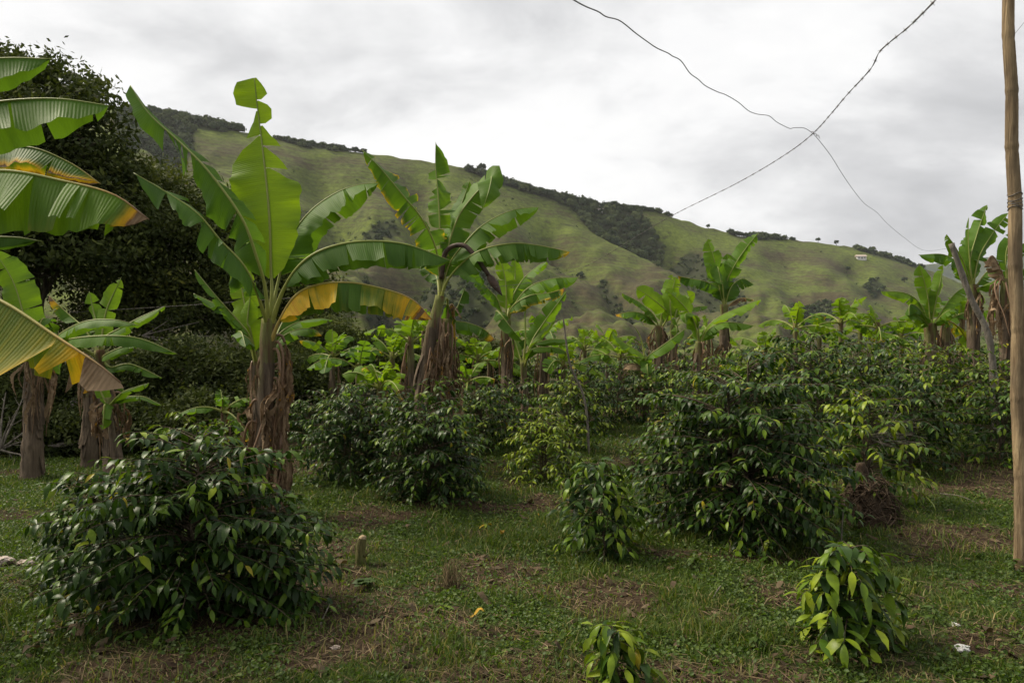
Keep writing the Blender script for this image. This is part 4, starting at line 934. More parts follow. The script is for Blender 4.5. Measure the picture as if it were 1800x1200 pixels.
# ---- middle distance
banana((893, 13), (889, 562, 13), [
    Lf([(889, 562), (876, 530), (862, 512, -.1), (838, 490, -.2), (802, 476, -.2)], .16, pf=.2, fold=(45, 45), tears=12, seed=1, tint=.42),
    Lf([(889, 562), (872, 548, -.2), (880, 552, -.5), (900, 578, -.6), (919, 600, -.6)], .17, pf=.12, fold=(30, 30), tears=5, seed=2, tint=.45),
    Lf([(889, 562), (890, 520), (888, 490), (880, 456)], .2, pf=.25, ref='c', fold=(10, 10), tears=4, seed=3, tint=.8),
    Lf([(889, 562), (900, 525, .1), (920, 490, .2), (945, 468, .2), (962, 460, .1)], .22, pf=.2, fold=(40, 36), tears=5, seed=4, tint=.6),
    Lf([(889, 562), (905, 535, -.1), (930, 505, -.2), (970, 490, -.2), (1017, 488, -.2)], .26, pf=.2, fold=(48, 44), tears=9, jit=6, seed=5, tint=.5),
    Lf([(889, 562), (900, 540, -.2), (930, 520, -.4), (965, 515, -.4), (994, 506, -.4)], .2, pf=.2, fold=(58, 54), tears=9, seed=6, tint=.45, edge=.35, tip=.8, tiplen=.15),
    Lf([(889, 562), (898, 520, .3), (905, 490, .5), (905, 455, .5)], .2, pf=.3, ref='c', fold=(15, 15), tears=3, seed=7, tint=.75)],
    'banana plant with a brown trunk between the second tall banana and the thin stake', r=(.13, .085), seed=10, dead=[(.92, 200, .9, .12, .12), (.9, -20, 1.0, .12, .12), (.85, 290, .8, .12, .1)])
banana((925, 13.2), (920, 636, 13.2), [
    Lf([(920, 636), (924, 590), (923, 560), (926, 535)], .08, pf=.4, ref='c', fold=(70, 70), tears=0, seed=1, tint=.5),
    Lf([(920, 636), (930, 612, -.1), (945, 590, -.1), (965, 570, -.1), (982, 560, -.1)], .16, pf=.15, fold=(28, 20), tears=1, seed=2, tint=.7),
    Lf([(920, 636), (935, 610, -.2), (965, 597, -.3), (1020, 597, -.3)], .12, pf=.18, fold=(50, 45), tears=2, seed=3, tint=.5),
    Lf([(920, 636), (936, 615, -.3), (960, 610, -.4), (985, 613, -.4), (1002, 624, -.4)], .12, pf=.2, fold=(40, 40), tears=2, seed=4, tint=.6, tip=.3),
    Lf([(920, 636), (935, 600, .2), (955, 568, .3), (975, 540, .3), (996, 512, .3)], .18, pf=.25, fold=(30, 30), ref='c', tears=5, seed=5, tint=.5),
    Lf([(920, 636), (905, 600, .2), (893, 585, .3), (880, 590, .3)], .12, pf=.2, tears=3, seed=6)],
    'slim banana plant with flat bright leaves left of the thin stake', r=(.10, .055), seed=11, dead=[(.6, 200, .5, .12, .1), (.5, -20, .5, .12, .12)])
auto_banana(955, 14.5, 1.75, 6, .95, .17, 'banana plant half hidden behind the slim one with flat leaves', 62, .5, (.1, .06))
auto_banana(668, 11.2, 1.15, 9, .82, .17, 'bright green banana clump between the two tall banana plants', 63, .88, (.07, .045), elr=(86, 25), ndead=2)
auto_banana(630, 12.2, 1.35, 6, 1.0, .15, 'banana plant with long greyish leaves left of the bright green clump', 64, .45, (.07, .045), elr=(78, 20), ndead=1)
auto_banana(722, 12, 1.75, 7, .85, .17, 'taller bright banana plant just left of the leaning trunk', 65, .82, (.08, .05), elr=(86, 35), ndead=4)
auto_banana(600, 10.8, .78, 5, .5, .10, 'tiny banana sucker low behind the dark coffee shrubs, left of the bright clump', 66, .72, (.04, .03), elr=(70, 10), ndead=0)
auto_banana(822, 12.8, .95, 7, .75, .14, 'low banana plant just right of the dry wrapped trunk', 67, .68, (.07, .04), elr=(80, 10), ndead=0)
auto_banana(860, 15, 1.2, 6, .8, .14, 'low banana plant half hidden behind the brown middle trunk', 68, .6, (.07, .04), elr=(80, 10), ndead=1)
auto_banana(1028, 16.5, 1.35, 7, .85, .15, 'pale banana sucker between the thin stake and the small front banana, left one of two', 69, .85, (.06, .04), elr=(80, 20), ndead=1)
auto_banana(1068, 17, 1.4, 7, .9, .15, 'pale banana sucker just left of the brown curled leaf, right one of two', 70, .82, (.06, .04), elr=(80, 20), ndead=0)
banana((1133, 14), (1133, 640, 14), [
    Lf([(1133, 640), (1132, 628), (1118, 615, -.1), (1098, 603, -.1), (1074, 583, -.1)], .23, pf=.1, fold=(30, 22), tears=1, jit=4, seed=1, tint=.7),
    Lf([(1133, 640), (1138, 628), (1158, 612, -.1), (1180, 596, -.1), (1204, 578, -.1)], .19, pf=.1, fold=(30, 42), tears=2, jit=4, seed=2, tint=.62),
    Lf([(1133, 640), (1137, 640, -.2), (1138, 648, -.35), (1140, 664, -.4)], .14, pf=.08, fold=(20, 20), ref='c', tears=1, seed=3, tint=.4),
    Lf([(1133, 640), (1132, 620), (1125, 590), (1114, 572)], .035, pf=.5, ref='c', fold=(70, 70), tears=0, seed=4, tint=.55),
    Lf([(1133, 640), (1118, 640, -.1), (1100, 642, -.15), (1092, 662, -.15)], .15, pf=.1, yel=.95, yj=0, crum=.1, fold=(40, 40), tears=2, seed=5),
    Lf([(1133, 640), (1122, 650, -.1), (1116, 662, -.1)], .03, pf=.3, tint=.8, tears=0)],
    'small banana plant with two spread leaves at the end of the grass path', r=(.11, .06), seed=12, dead=[(.85, 200, .8, .15, .12), (.85, -10, .8, .15, .12), (.7, 190, .7, .16, .2), (.8, 260, .7, .15, .12)])
auto_banana(1163, 13.6, .78, 6, .48, .11, 'bright little banana sucker beside the small banana at the path end', 71, .85, (.05, .035), elr=(70, 5), ndead=2)
banana((1157, 15.5), (1160, 572, 15.5), [
    Lf([(1160, 572), (1140, 558), (1115, 548, -.1), (1081, 553, -.1)], .17, pf=.15, fold=(48, 44), tears=7, jit=6, seed=1, tint=.42, tip=.7, tiplen=.2),
    Lf([(1160, 572), (1150, 555), (1125, 532, .1), (1093, 515, .1)], .17, pf=.15, fold=(42, 38), tears=9, seed=2, tint=.5),
    Lf([(1160, 572), (1175, 553, -.2), (1165, 540, -.3), (1140, 520, -.4), (1118, 505, -.4)], .24, pf=.18, fold=(18, 18), ref='c', roll=0, tears=3, jit=4, seed=3, tint=.8),
    Lf([(1160, 572), (1165, 540), (1175, 510), (1183, 483)], .22, pf=.2, fold=(20, 20), ref='c', tears=4, seed=4, tint=.75),
    Lf([(1160, 572), (1170, 545, .2), (1195, 525, .3), (1210, 530, .3)], .2, pf=.2, tears=4, seed=5, tint=.5)],
    'banana plant with leaves fanned to the left and dry brown leaves at its neck', r=(.13, .08), seed=13, dead=[(.95, 200, .7, .17, .25), (.93, 160, .6, .15, .3), (.95, 290, .8, .17, .2), (.9, -20, .8, .15, .2)])
banana((1186, 15.2), (1183, 570, 15.2), [
    Lf([(1183, 570), (1178, 535), (1182, 510), (1188, 486)], .2, pf=.25, fold=(10, 10), ref='c', tears=3, seed=1, tint=.9),
    Lf([(1183, 570), (1190, 545), (1205, 528, .1), (1222, 515, .1)], .2, pf=.25, fold=(20, 20), ref='c', tears=3, seed=2, tint=.8),
    Lf([(1183, 570), (1200, 550), (1222, 540, .1), (1245, 538, .1)], .13, pf=.25, fold=(45, 45), tears=6, seed=3, tint=.5),
    Lf([(1183, 570), (1187, 572, -.2), (1190, 580, -.3), (1187, 592, -.3)], .15, pf=.2, fold=(25, 25), ref='c', tears=1, seed=4, tint=.65)],
    'banana plant with pale upright leaves in the middle of the right hand clump', r=(.1, .07), seed=14, dead=[(.7, 200, .8, .15, .12), (.75, 280, .7, .14, .12)])
banana((1220, 14.6), (1229, 600, 14.6), [
    Lf([(1229, 600), (1240, 580), (1262, 558, -.1), (1300, 540, -.1), (1338, 526, -.1)], .25, pf=.1, fold=(30, 26), tears=4, jit=4, seed=1, tint=.85),
    Lf([(1229, 600), (1245, 580, -.2), (1270, 567, -.3), (1300, 568, -.3), (1326, 573, -.3)], .19, pf=.12, fold=(48, 45), tears=6, jit=5, seed=2, tint=.55),
    Lf([(1229, 600), (1227, 570), (1220, 553, -.1), (1205, 552, -.3), (1206, 570, -.4)], .14, pf=.3, fold=(25, 25), tears=1, seed=3, tint=.68),
    Lf([(1229, 600), (1222, 570, -.1), (1208, 545, -.2), (1190, 525, -.2), (1170, 508, -.2)], .21, pf=.12, fold=(20, 25), ref='c', tears=4, seed=4, tint=.68)],
    'banana plant throwing two long bright leaves to the right', r=(.11, .07), seed=15, dead=[(.9, 190, .8, .13, .1), (.93, -10, .6, .15, .3), (.95, 290, .5, .14, .25)])
banana((1271, 16), (1273, 535, 16), [
    Lf([(1273, 535), (1276, 500), (1292, 465, -.1), (1312, 435, -.1), (1332, 410, -.1)], .24, pf=.12, fold=(22, 36), ref='c', tears=9, jit=9, seed=1, tint=.52),
    Lf([(1273, 535), (1264, 500), (1255, 455), (1243, 420)], .25, pf=.15, fold=(24, 24), ref='c', tears=5, seed=2, tint=.6),
    Lf([(1273, 535), (1264, 510), (1240, 495, -.1), (1215, 490, -.1), (1191, 485, -.1)], .23, pf=.15, fold=(58, 54), tears=11, seed=3, tint=.3, tip=.5, tiplen=.12),
    Lf([(1273, 535), (1285, 505), (1305, 490, .1), (1325, 500, .1)], .25, pf=.15, fold=(45, 45), tears=9, seed=4, tint=.35),
    Lf([(1273, 535), (1290, 530, .1), (1305, 524, .1), (1325, 527, .1)], .12, pf=.2, fold=(30, 30), tears=4, yel=.45, seed=5, tint=.3),
    Lf([(1273, 535), (1270, 500, -.1), (1262, 478, -.2), (1262, 470, -.4), (1268, 500, -.5)], .22, pf=.15, fold=(25, 25), ref='c', tears=5, seed=6, tint=.35),
    Lf([(1273, 535), (1276, 495, .1), (1280, 465, .2), (1278, 445, .2)], .22, pf=.15, fold=(25, 25), ref='c', tears=5, seed=7, tint=.42)],
    'tallest banana of the right hand clump, its shredded crown standing out against the hill', r=(.13, .08), seed=16, dead=[(.6, 290, .9, .14, .12), (.62, 200, .9, .13, .12), (.62, -15, 1.0, .15, .2), (.6, 320, .8, .13, .2), (.58, 250, .8, .14, .14)])
auto_banana(1295, 12.4, 1.0, 5, .55, .12, 'bright pale banana sucker rising from the top of the big coffee shrub', 72, .95, (.05, .035), elr=(85, 30), ndead=0)
auto_banana(1245, 16.5, 1.6, 6, .7, .14, 'low banana plant between the trunks of the right hand clump', 73, .75, (.06, .04), elr=(80, 10), ndead=2)

for px, d, h, n_, L_, W_, lab, sd, ti in [(585, 13.5, 1.5, 7, .95, .16, 'banana plant with long leaves behind the low rounded thicket tree', 81, .55), (690, 13, 1.45, 7, .9, .17, 'bright banana plant behind the right half of the pale clump', 82, .85), (745, 13.8, 1.9, 6, .85, .17, 'pale upright banana plant seen through the tip of the drooping yellow leaf', 83, .9),
        (840, 14, 1.35, 7, .9, .16, 'bright banana plant between the wrapped trunk and the brown middle trunk', 84, .75), (990, 14.5, 1.15, 7, .85, .15, 'low banana plant at the foot of the thin stake', 85, .75), (1090, 16, 1.2, 7, .9, .16, 'low bright banana plant behind the small banana at the path end', 86, .8),
        (1345, 15, 1.25, 6, .8, .15, 'low banana plant between the right hand clump and the first young banana', 87, .8), (1440, 15.5, 1.5, 7, .9, .16, 'banana plant between the first and the midway young bananas', 88, .75), (1512, 15.5, 1.6, 7, .85, .15, 'banana plant just right of the midway young banana', 89, .8), (1585, 15.5, 1.5, 7, .9, .17, 'banana plant touching the left side of the dark trunked clump', 90, .65), (1690, 15.5, 1.9, 7, .95, .18, 'banana plant under the tall shredded one on the right', 91, .6)]:
    auto_banana(px, d, h, n_, L_, W_, lab, sd, ti, (.06, .04), elr=(84, 12), ndead=1)
# ---- right side
auto_banana(1398, 14, 1.75, 7, .95, .15, 'young banana plant over the coffee shrubs, first one right of the clump', 74, .8, (.06, .04), elr=(84, 10), ndead=0)
auto_banana(1478, 14.5, 1.85, 7, .9, .15, 'young banana plant over the coffee shrubs, midway between the two banana clumps', 75, .78, (.06, .04), elr=(88, 15), ndead=0)
auto_banana(1543, 14.5, 1.75, 6, .85, .15, 'young banana plant with one upright pale leaf, left of the dark trunked clump', 76, .85, (.06, .04), elr=(90, 10), ndead=0)
banana((1630, 14), (1636, 568, 14), [
    Lf([(1636, 568), (1618, 535), (1590, 515, -.1), (1548, 512, -.1)], .19, pf=.15, fold=(40, 38), tears=6, seed=1, tint=.72),
    Lf([(1636, 568), (1618, 545, -.2), (1600, 535, -.3), (1598, 555, -.4)], .2, pf=.15, fold=(40, 40), tears=3, seed=2, tint=.38),
    Lf([(1636, 568), (1632, 530), (1626, 500), (1616, 464)], .2, pf=.15, fold=(30, 20), ref='c', tears=4, seed=3, tint=.6),
    Lf([(1636, 568), (1645, 530), (1652, 500), (1658, 466)], .2, pf=.15, fold=(20, 20), ref='c', tears=4, seed=4, tint=.75),
    Lf([(1636, 568), (1620, 560, -.2), (1600, 552, -.3), (1578, 560, -.3)], .16, pf=.15, fold=(48, 48), tears=5, seed=5, tint=.58),
    Lf([(1636, 568), (1660, 540), (1680, 515), (1700, 502)], .2, pf=.15, fold=(35, 35), tears=5, seed=6, tint=.58),
    Lf([(1636, 568), (1655, 555, -.2), (1670, 545, -.3), (1685, 545, -.3)], .18, pf=.15, fold=(40, 40), tears=5, seed=7, tint=.5),
    Lf([(1636, 568), (1630, 520, .1), (1618, 490, .2), (1614, 470, .2)], .06, pf=.2, yel=.95, yj=0, crum=.2, tears=3, seed=8)],
    'banana plant with dark short trunk left of the leaning grey post', r=(.15, .10), seed=17, dead=[(.8, 200, .8, .16, .12), (.85, 290, .8, .16, .1), (.8, -20, .8, .16, .15), (.9, 320, .6, .14, .2)])
auto_banana(1662, 14.6, 1.9, 7, .95, .18, 'leafy banana plant behind the foot of the leaning grey post', 77, .62, (.10, .07), elr=(80, 5), ndead=4, yel=.5)
banana((1712, 13.2), (1710, 500, 13.2), [
    Lf([(1710, 500), (1705, 460), (1718, 410, .1), (1735, 360, .1)], .24, pf=.12, fold=(25, 25), ref='c', tears=9, seed=1, tint=.5),
    Lf([(1710, 500), (1720, 455), (1745, 410, .1), (1773, 374, .1)], .21, pf=.15, fold=(30, 24), ref='c', tears=9, seed=2, tint=.52),
    Lf([(1710, 500), (1690, 470, -.1), (1660, 448, -.2), (1614, 448, -.2)], .19, pf=.15, fold=(58, 55), tears=7, seed=3, tint=.38),
    Lf([(1710, 500), (1695, 465, -.1), (1680, 435, -.2), (1664, 412, -.2)], .2, pf=.12, fold=(25, 40), ref='c', tears=4, seed=4, tint=.68),
    Lf([(1710, 500), (1704, 450), (1702, 415), (1703, 382)], .06, pf=.3, fold=(60, 60), ref='c', tears=2, seed=5, tint=.5),
    Lf([(1710, 500), (1735, 478, -.1), (1755, 475, -.2), (1775, 490, -.3)], .2, pf=.15, fold=(40, 40), tears=6, seed=6, tint=.4),
    Lf([(1710, 500), (1735, 500, -.3), (1760, 490, -.4), (1772, 500, -.5)], .15, pf=.15, fold=(45, 45), tears=3, seed=7, tint=.5),
    Lf([(1710, 500), (1715, 460, .2), (1712, 430, .4), (1722, 400, .5)], .22, pf=.15, fold=(25, 25), ref='c', tears=8, seed=8, tint=.3)],
    'tall banana plant behind the leaning grey post, leaves shredded against the sky', r=(.13, .09), seed=18, dead=[(.95, 290, .8, .17, .2), (.92, 20, .9, .17, .3), (.9, 200, .8, .15, .2)])
banana((1768, 12.4), (1770, 490, 12.4), [
    Lf([(1770, 490), (1775, 450), (1795, 430), (1830, 425)], .2, pf=.15, fold=(40, 40), tears=5, seed=1), Lf([(1770, 490), (1768, 450), (1775, 425), (1790, 408)], .15, pf=.15, ref='c', tears=4, seed=2, tint=.4),
    Lf([(1770, 490), (1752, 460), (1742, 450), (1730, 470)], .2, pf=.15, yel=.95, yj=0, crum=.12, fold=(50, 50), tears=6, seed=3), Lf([(1770, 490), (1790, 480), (1815, 470), (1850, 490)], .2, pf=.15, tears=6, seed=4)],
    'brown ragged banana plant half hidden behind the bamboo pole', r=(.13, .09), seed=19, dead=[(.97, 200, 1.1, .2, .35), (.95, 230, 1.2, .2, .3), (.97, 180, .9, .2, .4), (.9, 270, 1.1, .2, .2), (.95, 160, 1.0, .2, .3)])

# ================================================================== coffee shrubs
G = 'coffee shrubs of the plot'
coffee(350, 4.85, 1.2, .80, 290, 'large dark coffee shrub at the foot of the tallest banana plant', 1, leaf=.108, node=.047, droopy=1.0, nstem=4, low=.02)
coffee(182, 5.3, .84, .44, 120, 'lower dark lobe of coffee shrub leaning left of the large dark shrub', 2, leaf=.11, node=.05, nstem=2, low=.02)
coffee(485, 4.9, .70, .36, 80, 'short coffee shrub at the right flank of the large dark shrub', 33, leaf=.105, node=.05, nstem=2, low=.02)
coffee(1310, 6.6, 1.66, .96, 340, 'biggest coffee shrub, dense and dark, right of the grass path', 3, leaf=.108, node=.05, nstem=5, low=.03, young=.05)
coffee(1175, 7.3, .95, .5, 80, 'leafy coffee shrub filling the left flank of the biggest shrub', 4, leaf=.105, node=.055, nstem=2, low=.02)
coffee(1520, 7.6, 1.22, .66, 110, 'straggly yellowing coffee shrub behind the biggest shrub, bare twigs on its right', 5, leaf=.125, young=.75, node=.08, bare=.25, nstem=3, low=.12)
coffee(1068, 6.05, .80, .37, 80, 'knee high bushy coffee plant at the left foot of the biggest shrub', 6, leaf=.125, node=.052, nstem=1, low=.08, young=.18, droopy=1.2)
coffee(1492, 4.3, .60, .28, 54, 'young light green coffee plant alone in the grass below the biggest shrub', 7, leaf=.15, node=.042, nstem=1, low=.10, young=.5, droopy=1.3, name='coffee_plant', cat='coffee plant', group='young coffee plants')
coffee(1093, 3.62, .33, .18, 26, 'young coffee plant cut off by the bottom edge of the picture', 8, leaf=.135, node=.05, nstem=1, low=.15, young=.5, droopy=1.2, name='coffee_plant', cat='coffee plant', group='young coffee plants')
coffee(757, 8.2, 1.1, .70, 210, 'dark coffee shrub below the leaning banana trunk', 9, leaf=.105, node=.05, nstem=4, low=.02)
coffee(955, 8.9, .86, .60, 130, 'yellow leaved coffee shrub left of the grass path', 10, leaf=.09, young=.95, node=.055, nstem=4, low=.03)
coffee(612, 9.2, 1.2, .76, 200, 'dark coffee shrub behind the trunk hung with dry leaves', 11, leaf=.105, node=.055, nstem=4, low=.03)
coffee(770, 9.4, 1.25, .5, 80, 'coffee shrub pressed against the base of the leaning banana trunk', 12, leaf=.12, nstem=2, young=.1)
coffee(690, 10.4, 1.12, .75, 90, 'dark coffee shrub under the bright green banana clump', 13, leaf=.12, temps=LTs, nstem=3)
mids = [(850, 11, 1.0, .75, 90, 'coffee shrub right of the dry wrapped trunk', 14, .15), (905, 11.8, 1.05, .7, 80, 'coffee shrub below the brown middle banana trunk', 15, .15), (1000, 11, 1.15, .62, 90, 'light green coffee shrub crossed by the thin stake', 16, .6),
        (1035, 12.6, 1.2, .7, 80, 'coffee shrub behind the thin stake', 17, .2), (1085, 13.5, 1.2, .75, 80, 'dark coffee shrub left of the small banana at the path end', 18, .02), (1180, 13.2, 1.1, .7, 80, 'coffee shrub right of the small banana at the path end', 19, .1),
        (1235, 11.5, 1.35, .8, 90, 'coffee shrub under the right hand banana clump', 20, .45), (1330, 10, 1.5, .8, 100, 'coffee shrub peeking over the biggest shrub', 21, .5), (1430, 9.6, 1.75, .95, 130, 'tall coffee shrub behind the right shoulder of the biggest shrub', 22, .12),
        (1405, 12.5, 1.5, .9, 90, 'coffee shrub below the first young banana on the right', 23, .15), (1530, 10.8, 1.55, 1.0, 120, 'broad coffee shrub behind the straggly yellowing one', 24, .12), (1600, 9.6, 1.3, .8, 110, 'dark coffee shrub beside the dry brush', 25, .03),
        (1560, 13, 1.5, .9, 90, 'coffee shrub left of the dark short banana trunk', 26, .2), (1660, 11.6, 1.45, .95, 110, 'coffee shrub at the foot of the leaning grey post', 27, .45), (1755, 9.8, 1.2, .72, 110, 'coffee shrub left of the bamboo pole with bare soil under it', 28, .15),
        (1740, 12.2, 1.45, .9, 90, 'coffee shrub behind the one beside the bamboo pole', 29, .5), (1850, 10.5, 1.3, .9, 80, 'coffee shrub at the right rim behind the bamboo pole', 30, .1), (330, 10.6, .8, .6, 50, 'sparse light coffee shrub in the shade behind the large dark shrub', 31, .4), (1480, 12.2, 1.5, .9, 90, 'coffee shrub under the midway young banana', 32, .5),
        (560, 11.2, 1.0, .7, 70, 'shaded coffee shrub at the right end of the dark trees', 34, .05), (1300, 14.5, 1.3, .9, 70, 'farther coffee shrub between the clump trunks and the young bananas', 35, .1), (1650, 15.5, 1.2, .9, 70, 'farther coffee shrub under the dark short banana trunk', 36, .2)]
for px, d, H, R, nb, lab, sd, yg in mids:
    coffee(px, d, H, R, nb, lab, sd, leaf=.108, temps=LTs, nstem=3, young=yg+.05, node=.06)
coffee(405, 9.6, .85, .42, 30, 'sparse sapling with small pale leaves left of the dry leaf trunk', 40, leaf=.09, temps=LTs, young=.45, nstem=2, bare=.2, droopy=.6)
coffee(1112, 8.9, .55, .35, 40, 'dusty weedy shrub beside the grass path', 41, leaf=.07, temps=LTs, young=.35, nstem=4, bare=.2, droopy=.5, name='weedy_shrub', cat='shrub', group='weeds in the turf')

src = None; lab = 'distant coffee shrub in the last row along the far edge of the plot'
rg = np.random.default_rng(12)
for k, px in enumerate(range(480, 1850, 72)):
    d = 17.5+1.5*rg.random(); g = gp(px, d)
    if src is None: src = coffee(px, d, 1.3, 1.0, 90, lab, 50, group='last row of coffee shrubs', leaf=.13, temps=LTs, nstem=3, young=.2, node=.085)
    else: copy_tree(src, g, rg.random()*6.28, .85+.3*rg.random())
# ================================================================== pole, stake, wires
g = gp(1797, 5.75); d = 5.75; root = thing('bamboo_pole', g, 'weathered bamboo pole standing upright at the right edge', 'pole')
px0 = [(1797, 1010), (1795, 900), (1790, 700), (1788, 560), (1784, 400), (1779, 230), (1775, 100), (1772, 0), (1768, -160)]
C = curve([g-np.array([0, 0, .3])]+[P(x, y, d) for x, y in px0[1:]], 260); t = np.linspace(0, 1, 260)
r = np.interp(t, [0, .5, .8, 1], [.049, .049, .043, .040]); nodes = [.07, .19, .30, .40, .49, .575, .66, .74, .82, .9, .97]
for q in nodes: r = r*(1+.07*np.exp(-((t-q)/.0035)**2)-.05*np.exp(-((t-q+.007)/.004)**2))
off = np.zeros((260, 3))
for k, q in enumerate(nodes): off[:, 0] += (.007 if k % 2 else -.006)*np.exp(-((t-q)/.03)**2)
mk('culm', *tube(C+off, r, 16, True, .03, 4), MAT['bamboo'], root)
w = Bag()
for k in range(5):
    q = 148+k*1.3; c = C[int(q)]+off[int(q)]; th = np.linspace(0, 2*pi, 24)
    w.add(*tube(np.stack([c[0]+.050*np.cos(th), c[1]+.050*np.sin(th), c[2]+.012*np.sin(th*2+k)], 1), .003, 5, False))
w.build('wire_tie', MAT['wire'], root)
root = thing('leaning_post', gp(1742, 11.2), 'thin grey post leaning left among the coffee shrubs', 'post')
pc = curve([gp(1748, 11.2)-[0, 0, .2], P(1742, 612, 11.2), P(1705, 520, 11.25), P(1672, 428, 11.3)], 40)
mk('shaft', *tube(pc, np.linspace(.055, .04, 40)*(1+.06*np.sin(np.arange(40))), 10, True, .12, 2), MAT['grey'], root)
root = thing('leaning_stake', gp(1032, 10.6), 'thin bare stake leaning left over the light green coffee shrub', 'stake')
mk('shaft', *tube(curve([gp(1036, 10.6)-[0, 0, .1], P(1028, 705, 10.6), P(1002, 640, 10.6), P(990, 560, 10.6)], 30), np.linspace(.022, .012, 30), 7, True, .1, 3), MAT['grey'], root)
def wire(pts, rad, label, barbs, seed, strands=1):
    C = curve(pts, 420)
    if barbs or strands == 1 and rad > .0016: C = np.vstack([C[:1]+(C[:1]-C[3:4])/np.linalg.norm(C[0]-C[3])*np.linspace(3.2, .05, 40)[:, None], C])
    n_ = len(C)
    T = nrm(np.gradient(C, axis=0)); A = nrm(np.cross(T, [0, 0, 1.])); B = np.cross(A, T)
    b = Bag(); ph = np.arange(n_)*.9
    for q in range(strands):
        o = (A*np.cos(ph+q*pi)[:, None]+B*np.sin(ph+q*pi)[:, None])*rad*.9*(strands > 1)
        b.add(*tube(C+o, rad, 5, False))
    if barbs:
        L = np.concatenate([[0], np.cumsum(np.linalg.norm(np.diff(C, axis=0), axis=1))])
        for q in np.arange(.05, L[-1], barbs):
            c = np.array([np.interp(q, L, C[:, k]) for k in range(3)]); i = min(n_-1, int(np.searchsorted(L, q)))
            for k in range(2):
                v = nrm(A[i]*cos(q*9+k*1.5)+B[i]*sin(q*9+k*1.5)+T[i]*.5)*.011
                b.add(*tube(np.array([c-v, c, c+v]), [.0005, rad*.9, .0005], 4, False))
            b.add(*tube(np.array([c-T[i]*.008, c+T[i]*.008]), rad*2.5, 5))
    return tag(b.build('barbed_wire' if barbs else 'plain_wire', MAT['wire'], None, loc=C[0]), label, 'wire', 'wires across the plot')
w1 = [(960, -30, 1.7), (1008, 0, 1.8), (1030, 12, 1.9), (1052, 21, 2.0), (1066, 30, 2.1), (1090, 37, 2.2), (1118, 59, 2.3), (1140, 75, 2.45), (1155, 85, 2.5), (1175, 94, 2.6), (1182, 99, 2.65), (1197, 107, 2.75), (1213, 129, 2.9), (1228, 140, 3.0), (1240, 151, 3.1), (1262, 162, 3.2),
      (1276, 167, 3.3), (1298, 180, 3.5), (1316, 195, 3.65), (1332, 201, 3.8), (1352, 204, 3.95), (1366, 215, 4.1), (1388, 226, 4.3), (1394, 225, 4.35), (1412, 225, 4.4), (1424, 231, 4.48), (1432, 238, 4.55), (1444, 252, 4.8), (1462, 276, 5.2), (1480, 305, 5.7), (1500, 334, 6.3), (1520, 358, 7.0), (1541, 373, 7.8), (1560, 393, 8.6), (1590, 418, 9.9), (1625, 440, 11), (1672, 436, 11.3)]
wire([P(*q) for q in w1], .0018, 'plain bent wire dropping from the upper middle to the leaning grey post', 0, 1)
w2 = [(1700, -60, 1.9), (1645, 0, 2.2), (1598, 47, 2.55), (1566, 73, 2.8), (1545, 93, 3.0), (1530, 122, 3.2), (1488, 168, 3.65), (1462, 199, 4.0), (1432, 232, 4.52), (1395, 262, 5.0), (1340, 297, 5.6), (1280, 330, 6.2), (1185, 377, 7.1), (1120, 415, 7.8), (1046, 460, 8.7), (998, 479, 9.2), (930, 497, 9.5), (800, 510, 9.45), (640, 516, 9.3), (450, 528, 9.6), (290, 539, 11.5), (140, 548, 13.5), (50, 555, 15.3)]
wire([P(*q) for q in w2], .0015, 'long barbed wire running from the upper right corner down behind the tall bananas', .13, 2, 2)
wire([P(1840, -10, 5.2), P(1800, 40, 5.5), P(1777, 68, 5.7)], .0015, 'short piece of wire tied to the top of the bamboo pole', 0, 3, 1)
kn = P(1433, 236, 4.53); th = np.linspace(0, 6*pi, 40)
root = thing('wire_knot', kn, 'dark twist of wire where the two long wires cross', 'wire')
mk('coil', *tube(np.stack([kn[0]-.02+th*.0026, kn[1]+.006*np.cos(th), kn[2]+.014-th*.0018+.006*np.sin(th)], 1), .0018, 5, False), MAT['wire'], root)

# ================================================================== small things on the ground
def at(px, py): return gpix(px, py)
g = at(635, 990); root = thing('tree_stump', g, 'short mossy stump with a pale cut top in the grass', 'stump')
C = curve([g-[0, 0, .06], g+[-.01, 0, .1], g+[.01, 0, .2]], 12)
mk('stub', *tube(C, np.linspace(.046, .034, 12)*(1+.06*np.sin(np.arange(12)*1.7)), 12, False, .14, 2), MAT['stump'], root)
v, f = tube(np.array([g+[.01, 0, .185], g+[.008, .0, .206], g+[.0, .0, .222]]), [.033, .032, .012], 10, True, .3, 5); mk('cut_top', v, f, MAT['cut'], root)
mk('side_shoot', *tube(curve([g+[.03, -.02, .06], g+[.06, -.03, .09], g+[.075, -.03, .10]], 6), np.linspace(.014, .008, 6), 6), MAT['stump'], root)
g = at(1525, 915); root = thing('banana_stump', g, 'brown fibrous dead banana stump right of the biggest coffee shrub', 'stump')
rg = np.random.default_rng(4)
hts = np.linspace(0, 1, 22); rad = np.interp(hts, [0, .15, .4, .62, .7, .85, 1], [.25, .20, .14, .085, .06, .055, .035])
mk('stub', *tube(g+np.stack([-.02*hts-.05*hts**2, 0*hts, hts*.60-.05], 1), rad, 16, True, .25, 6), MAT['fibre'], root)
b = Bag()
